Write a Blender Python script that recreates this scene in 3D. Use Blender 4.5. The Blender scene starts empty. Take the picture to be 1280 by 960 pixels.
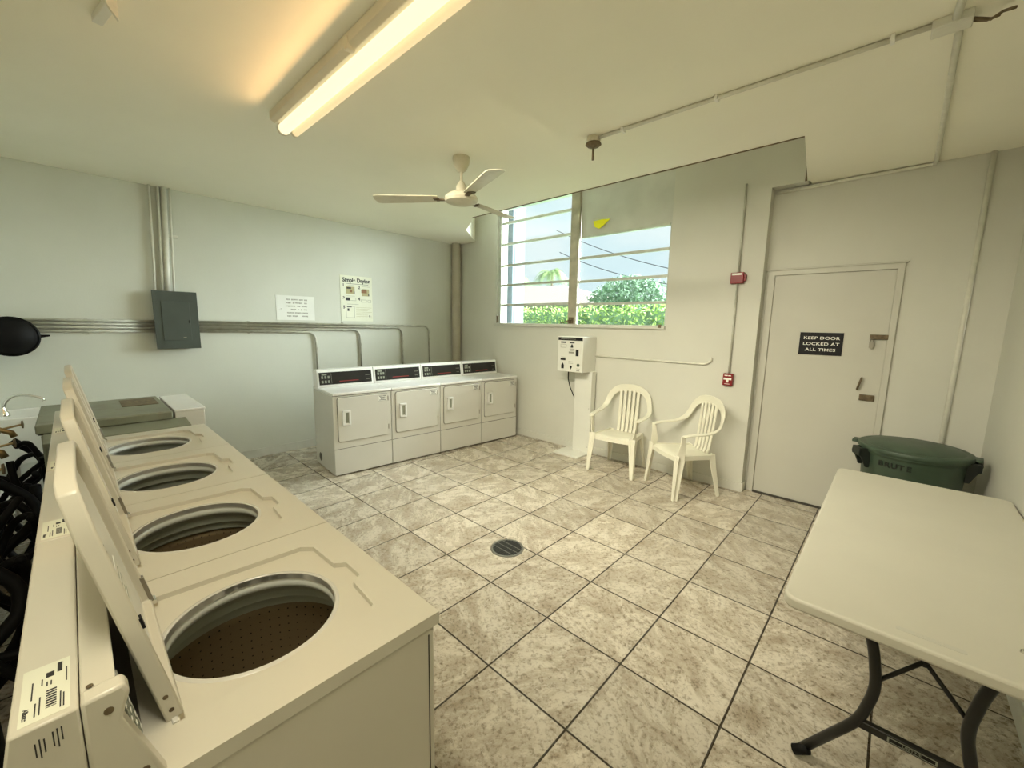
import bpy, bmesh, math, random
from mathutils import Vector, Matrix
random.seed(7)
C = bpy.context.scene.collection
PI = math.pi

# ------------------------------------------------------------------ materials
def nt(name):
    m = bpy.data.materials.new(name); m.use_nodes = True
    n = m.node_tree.nodes; l = m.node_tree.links
    return m, n, l, n['Principled BSDF']

def mat(name, col, rough=.5, metal=0, var=.06, scale=6, bump=0, bscale=60, coat=0, spec=.5, dirt=None, dscale=2.5, damt=.5):
    m, n, l, b = nt(name)
    tc = n.new('ShaderNodeTexCoord')
    no = n.new('ShaderNodeTexNoise'); no.inputs['Scale'].default_value = scale; no.inputs['Detail'].default_value = 5
    l.new(tc.outputs['Object'], no.inputs['Vector'])
    r = n.new('ShaderNodeValToRGB'); e = r.color_ramp.elements
    e[0].position = .3; e[1].position = .7
    e[0].color = [c*(1-var) for c in col]+[1]; e[1].color = [min(1, c*(1+var)) for c in col]+[1]
    l.new(no.outputs['Fac'], r.inputs['Fac'])
    out = r.outputs['Color']
    if dirt:
        n2 = n.new('ShaderNodeTexNoise'); n2.inputs['Scale'].default_value = dscale; n2.inputs['Detail'].default_value = 8
        n2.inputs['Roughness'].default_value = .65
        l.new(tc.outputs['Object'], n2.inputs['Vector'])
        r2 = n.new('ShaderNodeValToRGB'); r2.color_ramp.elements[0].position = .52; r2.color_ramp.elements[1].position = .72
        r2.color_ramp.elements[0].color = (0,0,0,1); r2.color_ramp.elements[1].color = (damt,damt,damt,1)
        l.new(n2.outputs['Fac'], r2.inputs['Fac'])
        mx = n.new('ShaderNodeMix'); mx.data_type = 'RGBA'
        l.new(r2.outputs['Color'], mx.inputs['Factor']); l.new(out, mx.inputs['A']); mx.inputs['B'].default_value = list(dirt)+[1]
        out = mx.outputs['Result']
    l.new(out, b.inputs['Base Color'])
    b.inputs['Roughness'].default_value = rough; b.inputs['Metallic'].default_value = metal
    b.inputs['Specular IOR Level'].default_value = spec
    if coat: b.inputs['Coat Weight'].default_value = coat; b.inputs['Coat Roughness'].default_value = .15
    if bump:
        n3 = n.new('ShaderNodeTexNoise'); n3.inputs['Scale'].default_value = bscale; n3.inputs['Detail'].default_value = 4
        l.new(tc.outputs['Object'], n3.inputs['Vector'])
        bp = n.new('ShaderNodeBump'); bp.inputs['Strength'].default_value = bump; bp.inputs['Distance'].default_value = .004
        l.new(n3.outputs['Fac'], bp.inputs['Height']); l.new(bp.outputs['Normal'], b.inputs['Normal'])
    return m

def emat(name, col, s):
    m, n, l, b = nt(name)
    b.inputs['Base Color'].default_value = [c*.3 for c in col]+[1]
    b.inputs['Emission Color'].default_value = list(col)+[1]; b.inputs['Emission Strength'].default_value = s
    return m

M = {}
M['wall_cool'] = mat('cool_grey_paint', (.63,.64,.57), .55, var=.04, scale=1.3, bump=.12, bscale=70)
M['wall_warm'] = mat('warm_grey_paint', (.64,.635,.57), .55, var=.04, scale=1.3, bump=.15, bscale=60)
M['ceiling'] = mat('cream_ceiling_paint', (.92,.90,.78), .65, var=.025, scale=1.2, bump=.06, bscale=40)
M['trim'] = mat('painted_trim', (.62,.62,.56), .45, var=.05, dirt=(.30,.26,.18), damt=.35)
M['door'] = mat('door_paint', (.56,.55,.485), .42, var=.03, scale=2, bump=.05, bscale=35)
M['pipe'] = mat('painted_conduit', (.68,.67,.59), .4, var=.08, scale=14)
M['pipe_grey'] = mat('dull_conduit', (.50,.50,.43), .4, var=.15, scale=14, metal=.2)
M['pipe_brown'] = mat('brown_pipe_paint', (.47,.43,.35), .45, var=.06)
M['enamel'] = mat('washer_enamel', (.63,.60,.51), .28, var=.02, scale=3, spec=.5)
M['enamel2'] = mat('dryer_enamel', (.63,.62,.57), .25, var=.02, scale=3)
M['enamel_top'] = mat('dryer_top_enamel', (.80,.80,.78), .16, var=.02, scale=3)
M['lidpanel'] = mat('lid_inner_enamel', (.80,.81,.77), .3, var=.03)
M['seam'] = mat('seam_dark', (.05,.045,.035), .7)
M['black'] = mat('black_plastic', (.010,.010,.012), .5, spec=.25)
M['console'] = mat('console_black', (.015,.014,.013), .3, var=.3)
M['button'] = mat('button_grey', (.30,.32,.26), .5)
M['tubring'] = mat('tub_ring_plastic', (.62,.64,.60), .3, var=.04)
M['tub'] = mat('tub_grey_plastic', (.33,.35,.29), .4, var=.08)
M['chrome'] = mat('chrome', (.75,.74,.70), .16, 1)
M['steel'] = mat('dull_steel', (.32,.30,.26), .35, .9)
M['brass'] = mat('aged_brass', (.35,.25,.12), .4, .9)
M['paper'] = mat('paper', (.80,.81,.76), .6, var=.03)
M['paper_cream'] = mat('poster_paper', (.76,.77,.64), .6, var=.03)
M['ink'] = mat('ink', (.03,.03,.03), .6)
M['ink_grey'] = mat('ink_grey', (.30,.30,.25), .6)
M['ink_brown'] = mat('ink_brown', (.25,.12,.05), .6)
M['ink_olive'] = mat('ink_olive', (.42,.38,.20), .6)
M['ink_red'] = mat('ink_red', (.35,.03,.03), .5)
M['ink_white'] = mat('ink_white', (.85,.85,.80), .5)
M['panelbox'] = mat('electric_panel_paint', (.065,.080,.070), .42, var=.12, scale=5)
M['red'] = mat('alarm_red', (.22,.008,.012), .35)
M['chair'] = mat('white_resin', (.78,.76,.64), .32, var=.03)
M['table'] = mat('table_plastic', (.59,.57,.49), .42, var=.02, scale=4, bump=.12, bscale=220)
M['tabletube'] = mat('table_leg_steel', (.022,.022,.020), .35, .3)
M['bin'] = mat('bin_green', (.045,.075,.048), .45, var=.2, scale=8)
M['bin_dark'] = mat('bin_dark', (.010,.015,.012), .5)
M['white_metal'] = mat('white_metal', (.75,.75,.69), .35, var=.02)
M['fan'] = mat('fan_paint', (.62,.58,.45), .4, var=.05, dirt=(.30,.24,.14), damt=.4, dscale=10)
M['rust'] = mat('rusty', (.16,.12,.07), .6, .4, var=.4, scale=30)
M['greenmetal'] = mat('grey_green_metal', (.22,.23,.17), .45, .2, var=.1, scale=5, dirt=(.16,.11,.06), damt=.6, dscale=6)
M['rubber'] = mat('black_rubber', (.006,.006,.006), .6, spec=.15)
M['fixture'] = mat('fixture_white', (.72,.66,.52), .35)
M['tube'] = emat('fluorescent_tube', (1,.88,.56), .62)
M['tube2'] = emat('dimmer_fluorescent_tube', (1,.76,.40), .46)
M['yellow'] = mat('yellow_reflection_paint', (1,.98,.0), .5, var=.02, scale=40)  # flat colour for the lamp reflection painted on the upper pane
M['grate'] = mat('grate_iron', (.02,.022,.025), .4, .5)
M['alum'] = mat('window_aluminium', (.58,.61,.55), .4, .3, var=.1, scale=12)
M['mull'] = mat('window_mullion_paint', (.46,.43,.33), .5, var=.2, scale=9)
M['obscure'] = mat('obscured_pane', (.66,.67,.62), .25, var=.12, scale=2.2)
M['earth'] = mat('lawn', (.12,.20,.06), .9, var=.3)
M['stucco'] = mat('stucco', (.20,.20,.16), .8)
M['post'] = mat('blue_white_post', (.075,.10,.125), .5)
M['leaf'] = mat('hedge_leaf', (.30,.43,.12), .6, var=.5, scale=3)
M['leaf2'] = mat('tree_leaf', (.19,.30,.20), .6, var=.45, scale=2)
M['leaf3'] = mat('palm_leaf', (.18,.27,.10), .5, var=.4, scale=4)
M['bark'] = mat('bark', (.22,.17,.11), .9, var=.3)
M['wire'] = mat('wire', (.05,.06,.07), .6)

def glassmat():
    m, n, l, b = nt('window_glass')
    n.remove(b)
    t = n.new('ShaderNodeBsdfTransparent'); t.inputs['Color'].default_value = (.90,.95,.94,1)
    g = n.new('ShaderNodeBsdfGlossy'); g.inputs['Roughness'].default_value = .02; g.inputs['Color'].default_value = (1,1,1,1)
    f = n.new('ShaderNodeFresnel'); f.inputs['IOR'].default_value = 1.3
    mx = n.new('ShaderNodeMixShader')
    l.new(f.outputs[0], mx.inputs[0]); l.new(t.outputs[0], mx.inputs[1]); l.new(g.outputs[0], mx.inputs[2])
    l.new(mx.outputs[0], n['Material Output'].inputs['Surface'])
    return m
M['glass'] = glassmat()

def math_(n, l, op, a, b=None, c=None):
    k = n.new('ShaderNodeMath'); k.operation = op
    for i, v in enumerate((a, b, c)):
        if v is None: continue
        if isinstance(v, (int, float)): k.inputs[i].default_value = v
        else: l.new(v, k.inputs[i])
    return k.outputs[0]

def floormat(T=.4562, ox=-1.269, oy=1.6876):
    m, n, l, b = nt('travertine_tile')
    tc = n.new('ShaderNodeTexCoord'); sp = n.new('ShaderNodeSeparateXYZ'); l.new(tc.outputs['Object'], sp.inputs[0])
    u = math_(n,l,'DIVIDE', math_(n,l,'SUBTRACT', sp.outputs[0], ox), T)
    v = math_(n,l,'DIVIDE', math_(n,l,'SUBTRACT', sp.outputs[1], oy), T)
    fu = math_(n,l,'FRACT', u); fv = math_(n,l,'FRACT', v)
    iu = math_(n,l,'FLOOR', u); iv = math_(n,l,'FLOOR', v)
    du = math_(n,l,'MINIMUM', fu, math_(n,l,'SUBTRACT', 1, fu)); dv = math_(n,l,'MINIMUM', fv, math_(n,l,'SUBTRACT', 1, fv))
    d = math_(n,l,'MINIMUM', du, dv)
    grout = math_(n,l,'LESS_THAN', d, .0098)
    cb = n.new('ShaderNodeCombineXYZ'); l.new(iu, cb.inputs[0]); l.new(iv, cb.inputs[1])
    wn = n.new('ShaderNodeTexWhiteNoise'); wn.noise_dimensions = '3D'; l.new(cb.outputs[0], wn.inputs['Vector'])
    # rotate/offset the stone pattern tile by tile
    vr = n.new('ShaderNodeVectorRotate'); vr.rotation_type = 'Z_AXIS'; l.new(tc.outputs['Object'], vr.inputs['Vector'])
    q = math_(n,l,'MULTIPLY', math_(n,l,'FLOOR', math_(n,l,'MULTIPLY', wn.outputs['Value'], 4)), PI/2)
    l.new(math_(n,l,'ADD', q, .6), vr.inputs['Angle'])
    va = n.new('ShaderNodeVectorMath'); va.operation = 'MULTIPLY_ADD'
    l.new(wn.outputs['Color'], va.inputs[0]); va.inputs[1].default_value = (9,9,9); l.new(vr.outputs[0], va.inputs[2])
    mp = n.new('ShaderNodeMapping'); mp.inputs['Scale'].default_value = (2.0,3.4,1); l.new(va.outputs[0], mp.inputs['Vector'])
    n1 = n.new('ShaderNodeTexNoise'); n1.inputs['Scale'].default_value = 1.9; n1.inputs['Detail'].default_value = 9
    n1.inputs['Roughness'].default_value = .74; n1.inputs['Distortion'].default_value = .5; l.new(mp.outputs[0], n1.inputs['Vector'])
    r = n.new('ShaderNodeValToRGB'); e = r.color_ramp.elements
    e[0].position = .32; e[0].color = (.325,.27,.20,1); e[1].position = .74; e[1].color = (.68,.64,.56,1)
    x = e.new(.44); x.color = (.45,.395,.315,1); x = e.new(.54); x.color = (.555,.505,.42,1)
    l.new(n1.outputs['Fac'], r.inputs['Fac'])
    # pitted speckle
    n2 = n.new('ShaderNodeTexNoise'); n2.inputs['Scale'].default_value = 46; n2.inputs['Detail'].default_value = 5; n2.inputs['Roughness'].default_value = .7
    l.new(va.outputs[0], n2.inputs['Vector'])
    r2 = n.new('ShaderNodeValToRGB'); r2.color_ramp.elements[0].position = .34; r2.color_ramp.elements[0].color = (.38,.34,.28,1)
    r2.color_ramp.elements[1].position = .50; r2.color_ramp.elements[1].color = (1,1,1,1)
    l.new(n2.outputs['Fac'], r2.inputs['Fac'])
    mu = n.new('ShaderNodeMix'); mu.data_type = 'RGBA'; mu.blend_type = 'MULTIPLY'; mu.inputs['Factor'].default_value = .85
    l.new(r.outputs[0], mu.inputs['A']); l.new(r2.outputs[0], mu.inputs['B'])
    hs = n.new('ShaderNodeHueSaturation'); l.new(mu.outputs['Result'], hs.inputs['Color'])
    l.new(math_(n,l,'ADD', math_(n,l,'MULTIPLY', wn.outputs['Value'], .22), .90), hs.inputs['Value'])
    mx = n.new('ShaderNodeMix'); mx.data_type = 'RGBA'; l.new(grout, mx.inputs['Factor'])
    l.new(hs.outputs[0], mx.inputs['A']); mx.inputs['B'].default_value = (.040,.030,.018,1)
    l.new(mx.outputs['Result'], b.inputs['Base Color'])
    rr = math_(n,l,'ADD', math_(n,l,'MULTIPLY', n1.outputs['Fac'], .22), .16)
    l.new(rr, b.inputs['Roughness'])
    b.inputs['Specular IOR Level'].default_value = .5
    h = math_(n,l,'SUBTRACT', math_(n,l,'ADD', math_(n,l,'MULTIPLY', n2.outputs['Fac'], .8), math_(n,l,'MULTIPLY', n1.outputs['Fac'], 1.5)), math_(n,l,'MULTIPLY', grout, 2.0))
    bp = n.new('ShaderNodeBump'); bp.inputs['Strength'].default_value = .7; bp.inputs['Distance'].default_value = .004
    l.new(h, bp.inputs['Height']); l.new(bp.outputs[0], b.inputs['Normal'])
    return m
M['floor'] = floormat()

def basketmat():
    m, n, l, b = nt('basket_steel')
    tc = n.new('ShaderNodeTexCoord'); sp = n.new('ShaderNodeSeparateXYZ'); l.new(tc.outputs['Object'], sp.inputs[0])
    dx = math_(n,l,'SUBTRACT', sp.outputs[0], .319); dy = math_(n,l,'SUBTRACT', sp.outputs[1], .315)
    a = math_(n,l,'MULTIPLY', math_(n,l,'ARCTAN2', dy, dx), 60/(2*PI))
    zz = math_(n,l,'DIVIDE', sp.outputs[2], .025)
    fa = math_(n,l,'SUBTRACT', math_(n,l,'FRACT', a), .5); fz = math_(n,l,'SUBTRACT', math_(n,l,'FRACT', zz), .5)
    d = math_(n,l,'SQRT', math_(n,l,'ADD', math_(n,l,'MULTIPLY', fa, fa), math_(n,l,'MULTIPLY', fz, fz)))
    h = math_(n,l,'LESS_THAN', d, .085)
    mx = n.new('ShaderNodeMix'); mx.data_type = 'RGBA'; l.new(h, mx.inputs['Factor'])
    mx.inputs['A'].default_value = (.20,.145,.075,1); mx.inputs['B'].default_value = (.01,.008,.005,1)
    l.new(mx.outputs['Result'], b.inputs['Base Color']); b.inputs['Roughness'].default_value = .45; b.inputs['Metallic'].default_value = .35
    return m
M['basket'] = basketmat()

def rooftile():
    m, n, l, b = nt('roof_tile')
    tc = n.new('ShaderNodeTexCoord'); w = n.new('ShaderNodeTexWave'); w.inputs['Scale'].default_value = 1.6; w.inputs['Distortion'].default_value = 1
    l.new(tc.outputs['Object'], w.inputs['Vector'])
    r = n.new('ShaderNodeValToRGB'); r.color_ramp.elements[0].color = (.16,.13,.115,1); r.color_ramp.elements[1].color = (.27,.24,.22,1)
    l.new(w.outputs['Fac'], r.inputs['Fac']); l.new(r.outputs[0], b.inputs['Base Color']); b.inputs['Roughness'].default_value = .8
    return m
M['roof'] = rooftile()

# ------------------------------------------------------------------ mesh helpers
class MB:
    def __init__(s): s.b = bmesh.new()
    def box(s, x0,x1,y0,y1,z0,z1, mtx=None):
        if x0>x1: x0,x1=x1,x0
        if y0>y1: y0,y1=y1,y0
        if z0>z1: z0,z1=z1,z0
        c = [(x0,y0,z0),(x1,y0,z0),(x1,y1,z0),(x0,y1,z0),(x0,y0,z1),(x1,y0,z1),(x1,y1,z1),(x0,y1,z1)]
        v = [s.b.verts.new(mtx @ Vector(p) if mtx else p) for p in c]
        for f in ((3,2,1,0),(4,5,6,7),(0,1,5,4),(1,2,6,5),(2,3,7,6),(3,0,4,7)): s.b.faces.new([v[i] for i in f])
        return s
    def tube(s, path, r, seg=12, cap=True, mtx=None):
        P = [Vector(p) for p in path]; n = len(P)
        rs = r if isinstance(r, (list,tuple)) else [r]*n
        rings = []; ref = None
        for i in range(n):
            t = (P[min(i+1,n-1)]-P[max(i-1,0)]).normalized()
            if ref is None: ref = Vector((0,0,1)) if abs(t.z)<.9 else Vector((1,0,0))
            a = (ref - t*ref.dot(t)).normalized(); ref = a; bb = t.cross(a)
            ring = []
            for k in range(seg):
                q = P[i]+(a*math.cos(2*PI*k/seg)+bb*math.sin(2*PI*k/seg))*rs[i]
                ring.append(s.b.verts.new(mtx @ q if mtx else q))
            rings.append(ring)
        for i in range(n-1):
            for k in range(seg):
                s.b.faces.new((rings[i][k], rings[i][(k+1)%seg], rings[i+1][(k+1)%seg], rings[i+1][k]))
        if cap: s.b.faces.new(rings[0][::-1]); s.b.faces.new(rings[-1])
        return s
    def lathe(s, prof, c=(0,0,0), seg=48, axis='z', mtx=None):
        rings = []
        for r, z in prof:
            ring = []
            for k in range(seg):
                a = 2*PI*k/seg
                if r < 1e-6 and k: ring.append(ring[0]); continue
                p = Vector((r*math.cos(a), r*math.sin(a), z))
                if axis == 'y': p = Vector((p.x, p.z, p.y))
                if axis == 'x': p = Vector((p.z, p.x, p.y))
                p = p+Vector(c)
                ring.append(s.b.verts.new(mtx @ p if mtx else p))
            rings.append(ring)
        for i in range(len(rings)-1):
            for k in range(seg):
                f = []
                for q in (rings[i][k], rings[i][(k+1)%seg], rings[i+1][(k+1)%seg], rings[i+1][k]):
                    if q not in f: f.append(q)
                if len(f) > 2:
                    try: s.b.faces.new(f)
                    except ValueError: pass
        return s
    def prism(s, poly, d0, d1, ax='z', mtx=None):
        """poly in the two remaining axes (x,y / x,z / y,z), from d0 to d1 along ax"""
        def P(p, d):
            v = {'z':(p[0],p[1],d), 'y':(p[0],d,p[1]), 'x':(d,p[0],p[1])}[ax]
            return mtx @ Vector(v) if mtx else Vector(v)
        a = [s.b.verts.new(P(p,d0)) for p in poly]; c = [s.b.verts.new(P(p,d1)) for p in poly]
        n = len(poly)
        s.b.faces.new(a[::-1]); s.b.faces.new(c)
        for i in range(n): s.b.faces.new((a[i], a[(i+1)%n], c[(i+1)%n], c[i]))
        return s
    def ribbon(s, path, ups, w, t):
        """rectangular sweep; ups = direction of the width at each point"""
        P = [Vector(p) for p in path]; n = len(P); rings = []
        ws = w if isinstance(w,(list,tuple)) else [w]*n; ts = t if isinstance(t,(list,tuple)) else [t]*n
        for i in range(n):
            d = (P[min(i+1,n-1)]-P[max(i-1,0)]).normalized()
            u = Vector(ups[i]) if isinstance(ups, list) else Vector(ups)
            u = (u-d*u.dot(d)).normalized(); k = d.cross(u)
            rings.append([s.b.verts.new(P[i]+u*a*ws[i]/2+k*b_*ts[i]/2) for a,b_ in ((-1,-1),(1,-1),(1,1),(-1,1))])
        for i in range(n-1):
            for j in range(4): s.b.faces.new((rings[i][j], rings[i][(j+1)%4], rings[i+1][(j+1)%4], rings[i+1][j]))
        s.b.faces.new(rings[0][::-1]); s.b.faces.new(rings[-1])
        return s
    def build(s, name, m, parent=None, bevel=0, smooth=False, sub=0, seg=2, loc=None):
        bmesh.ops.recalc_face_normals(s.b, faces=s.b.faces)
        me = bpy.data.meshes.new(name); s.b.to_mesh(me); s.b.free()
        me.materials.append(m)
        o = bpy.data.objects.new(name, me); C.objects.link(o)
        if parent is not None: o.parent = parent
        if loc: o.location = loc
        if bevel:
            k = o.modifiers.new('bevel','BEVEL'); k.width = bevel; k.segments = seg; k.limit_method = 'ANGLE'; k.angle_limit = math.radians(35)
        if sub:
            k = o.modifiers.new('sub','SUBSURF'); k.levels = sub; k.render_levels = sub
        if smooth or sub or bevel:
            me.shade_smooth()
            if not sub and not (smooth == 'all'):
                me.set_sharp_from_angle(angle=math.radians(38))
        return o

def bake(o):
    dg = bpy.context.evaluated_depsgraph_get(); dg.update()
    me = bpy.data.meshes.new_from_object(o.evaluated_get(dg))
    old = o.data; o.modifiers.clear(); o.data = me
    return o
def carve(o, cut):
    cut.parent = o.parent
    k = o.modifiers.new('b','BOOLEAN'); k.object = cut; k.operation = 'DIFFERENCE'; k.solver = 'EXACT'
    bpy.context.view_layer.update()
    mats = list(o.data.materials)
    bake(o)
    bpy.data.objects.remove(cut)
    return o
def bev(o, w, seg=2, ang=35):
    k = o.modifiers.new('bevel','BEVEL'); k.width = w; k.segments = seg; k.limit_method = 'ANGLE'; k.angle_limit = math.radians(ang)
    o.data.shade_smooth(); o.data.set_sharp_from_angle(angle=math.radians(38))

def thing(name, label, cat, loc=(0,0,0), rz=0, group=None):
    o = bpy.data.objects.new(name, None); C.objects.link(o); o.empty_display_size = .1
    o.location = loc; o.rotation_euler = (0,0,rz)
    o['label'] = label; o['category'] = cat
    if group: o['group'] = group
    return o
def tag(o, label, cat, group=None):
    o['label'] = label; o['category'] = cat
    if group: o['group'] = group
    return o
def struct(o): o['kind'] = 'structure'; return o
def dup(r, parent=None):
    c = r.copy(); C.objects.link(c); c.parent = parent
    for ch in list(r.children): dup(ch, c)
    return c

_fonts = {}
def lettering(name, s, size, m, parent, mtx, bold=0, ext=.0006, align='CENTER', sx=1, sp=1):
    """text lies in its local xy plane, +z out of the surface"""
    cu = bpy.data.curves.new(name, 'FONT'); cu.body = s; cu.size = size; cu.align_x = align; cu.align_y = 'CENTER'
    cu.extrude = ext; cu.offset = bold; cu.space_character = sp; cu.space_line = 1.05
    t = bpy.data.objects.new(name, cu); C.objects.link(t)
    bpy.context.view_layer.update()
    dg = bpy.context.evaluated_depsgraph_get()
    me = bpy.data.meshes.new_from_object(t.evaluated_get(dg))
    bpy.data.objects.remove(t)
    me.transform(mtx @ Matrix.Diagonal((sx,1,1,1)))
    me.materials.clear(); me.materials.append(m)
    o = bpy.data.objects.new(name, me); C.objects.link(o); o.parent = parent
    return o
def frame(o, x, y):
    """matrix with local x -> x, y -> y, z -> x cross y, at o"""
    x = Vector(x).normalized(); y = Vector(y).normalized(); z = x.cross(y)
    return Matrix(((x.x,y.x,z.x,o[0]),(x.y,y.y,z.y,o[1]),(x.z,y.z,z.z,o[2]),(0,0,0,1)))
def arc(pts, r=.1, n=6):
    """round the corners of a polyline"""
    P = [Vector(p) for p in pts]; out = [P[0]]
    for i in range(1, len(P)-1):
        a = (P[i-1]-P[i]); b = (P[i+1]-P[i]); rr = min(r, a.length*.49, b.length*.49)
        p0 = P[i]+a.normalized()*rr; p2 = P[i]+b.normalized()*rr
        for k in range(n+1):
            t = k/n; out.append(p0*(1-t)**2+P[i]*2*t*(1-t)+p2*t*t)
    out.append(P[-1]); return out

# ------------------------------------------------------------------ room
WA, WB, WC, WD, DW, H = -5.47, 4.48, -.50, .56, 4.60, 2.91
struct(MB().box(WA-.2,WD+.2,WC-.2,4.85,-.08,0).build('floor', M['floor']))
struct(MB().box(WA-.2,WA,WC-.2,4.7,0,3.5).build('wall_west', M['wall_cool']))
struct(MB().box(WA,WD,WC-.2,WC,0,3.5).build('wall_south', M['wall_cool']))
struct(MB().box(WD,WD+.2,WC-.2,4.85,0,3.5).build('wall_east', M['wall_warm']))
wn = MB()
WX0, WX1, WZ0, WZ1, RZ = -4.50, -1.885, 1.64, 3.34, 2.735
wn.box(WA,WX0,WB,WB+.2,0,3.5); wn.box(WX0,WX1,WB,WB+.2,0,WZ0); wn.box(WX1,-.985,WB,WB+.2,0,3.5)
wn.box(WX0,WX1,WB,WB+.2,WZ1,3.5); wn.box(-.985,-.70,WB,DW,H,3.5)
struct(wn.build('wall_north', M['wall_warm']))
wd = MB().box(-.985,-.94,DW,DW+.2,0,3.4).box(-.94,-.03,DW,DW+.2,2.16,3.4).box(-.03,WD,DW,DW+.2,0,3.4)
wd.box(-.95,-.02,DW+.07,DW+.2,0,2.2)
struct(wd.build('wall_door', M['wall_warm']))
ce = MB()
polys = [[(-5.67,-.94),(.76,-.94),(.76,3.46),(-.60,3.46),(-3.92,3.48),(-5.67,3.48)],
         [(.76,3.46),(.76,4.8),(-.70,4.8),(-.72,4.48),(-.60,3.46)],
         [(-5.67,3.48),(-3.92,3.48),(-4.50,3.85),(-5.02,4.48),(-5.02,4.7),(-5.67,4.7)]]
for p in polys: ce.prism(p, H, H+.5)
ce.box(-5.67,.76,3.3,4.85,H+.5,H+.56)
struct(ce.build('ceiling', M['ceiling']))
struct(MB().box(-3.92,-.60,3.452,3.459,H-.007,H+.003).build('trim_1', M['rust']))
struct(MB().box(-.737,-.722,4.469,4.48,H,H+.5).build('trim_2', M['rust']))
struct(MB().box(WA,WA+.015,WC,4.48,0,.10).build('baseboard_west', M['trim'], bevel=.003))
struct(MB().box(WA+.015,-.985,WB-.015,WB,0,.09).box(-.985,-.972,WB-.015,DW,0,.09).build('baseboard_north', M['wall_warm'], bevel=.003))
struct(MB().box(WD-.015,WD,WC,DW,0,.09).build('baseboard_east', M['trim'], bevel=.003))

# door
d = bpy.data.objects.new('door_1', None); C.objects.link(d); struct(d)
d.location = (0,DW,0)
MB().box(-.905,-.059,-.005,.045,.012,2.132).build('door_leaf', M['door'], d, bevel=.003)
f = MB()
f.prism([(-.965,0),(-.905,0),(-.905,2.133),(-.059,2.133),(-.059,0),(-.015,0),(-.015,2.178),(-.965,2.178)], -.022, .10, 'y')
f.build('door_frame', M['door'], d, bevel=.004)
MB().box(-.985,0.0,-.028,.0,2.178,2.192).build('head_trim', M['door'], d, bevel=.003)
MB().box(-.905,-.06,-.03,.0,0,.012).build('threshold', M['seam'], d)
t = MB().box(-.17,-.055,-.028,-.006,1.565,1.605); t.build('hasp', M['rust'], d, bevel=.003)
b = MB().box(-.168,-.140,-.045,-.02,1.495,1.54)
b.tube(arc([(-.164,-.033,1.535),(-.164,-.033,1.575),(-.144,-.033,1.575),(-.144,-.033,1.535)],.01), .004, 8)
b.build('padlock', M['steel'], d, bevel=.003)
MB().tube(arc([(-.185,0,1.235),(-.185,-.04,1.23),(-.205,-.04,1.14),(-.205,0,1.135)],.02), .008, 10).build('pull_handle', M['rust'], d, smooth='all')
MB().box(-.185,-.088,-.022,-.006,1.045,1.095).build('latch_plate', M['rust'], d, bevel=.002)

# door sign
s = thing('door_sign', 'black sign reading KEEP DOOR LOCKED AT ALL TIMES mounted on the door', 'sign', (-.497,DW-.006,1.512))
MB().box(-.16,.155,-.006,0,-.10,.10).build('sign_plate', M['black'], s, bevel=.001)
fr = frame((0,-.0065,0),(1,0,0),(0,0,1))
for i, tx in enumerate(('KEEP DOOR','LOCKED AT','ALL TIMES')):
    lettering('lettering', tx, .036, M['ink_white'], s, fr @ Matrix.Translation((0,.050-.052*i,0)), bold=.0004, sx=1.3, sp=1.05)

# ------------------------------------------------------------------ window
w = bpy.data.objects.new('window_1', None); C.objects.link(w); struct(w); w.location = (0,WB,0)
f = MB()
f.box(WX0,WX0+.05,.01,.08,WZ0,WZ1); f.box(WX0,WX1,.03,.14,WZ1-.04,WZ1)
f.box(WX1-.03,WX1,.04,.14,WZ0,WZ1)
f.build('frame', M['alum'], w, bevel=.004)
MB().box(WX0-.04,WX1+.005,-.035,.14,1.61,1.652).build('sill', M['trim'], w, bevel=.005)
MB().box(WX0-.045,WX0-.005,-.02,.0,1.61,3.33).build('side_casing', M['trim'], w, bevel=.004)
MB().box(-3.185,-3.055,-.02,.026,1.652,WZ1).box(-3.155,-3.085,.026,.075,1.652,WZ1).build('mullion', M['mull'], w, bevel=.006)
cr = MB(); cr.tube([(-3.12,-.03,1.70),(-3.10,-.07,1.71),(-3.16,-.10,1.68)], .009, 8); cr.box(-3.15,-3.09,-.045,-.02,1.66,1.74)
cr.tube([(-3.14,-.05,1.69),(-3.25,-.055,1.665),(-3.28,-.055,1.66)], .005, 8)
cr.build('crank', M['rust'], w, smooth=True)
MB().box(-1.945,-1.915,-.045,-.02,1.625,1.66).build('corner_latch', M['rust'], w)
MB().box(WX0+.005,WX0+.035,-.03,-.015,1.655,1.76).build('corner_bracket', M['rust'], w)
ZL = [1.652,1.92,2.21,2.495,2.80,3.10,3.30]; ZR = [1.652,1.905,2.19,2.48,RZ]
for X0, X1, Z in ((WX0+.05,-3.155,ZL),(-3.085,WX1-.03,ZR)):
    for i in range(len(Z)-1):
        tilt = .035
        p = MB(); a, b_ = Z[i], Z[i+1]
        p.prism([(.07,a),(.076,a),(.046+.0,b_),(.04,b_)], X0+.004, X1-.004, 'x')
        p.build('pane', M['glass'], w)
        if i:
            MB().prism([(.03,a-.016),(.078,a-.012),(.078,a+.014),(.03,a+.016)], X0, X1, 'x').build('muntin', M['alum'], w, bevel=.002)
MB().box(-3.055,WX1-.03,.028,.075,RZ-.012,RZ+.014).build('muntin', M['alum'], w, bevel=.002)
MB().prism([(.035,RZ+.01),(.075,RZ+.01),(.075,WZ1),(.010,WZ1)], -3.055, WX1+.0, 'x').build('obscured_panel', M['obscure'], w)
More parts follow.
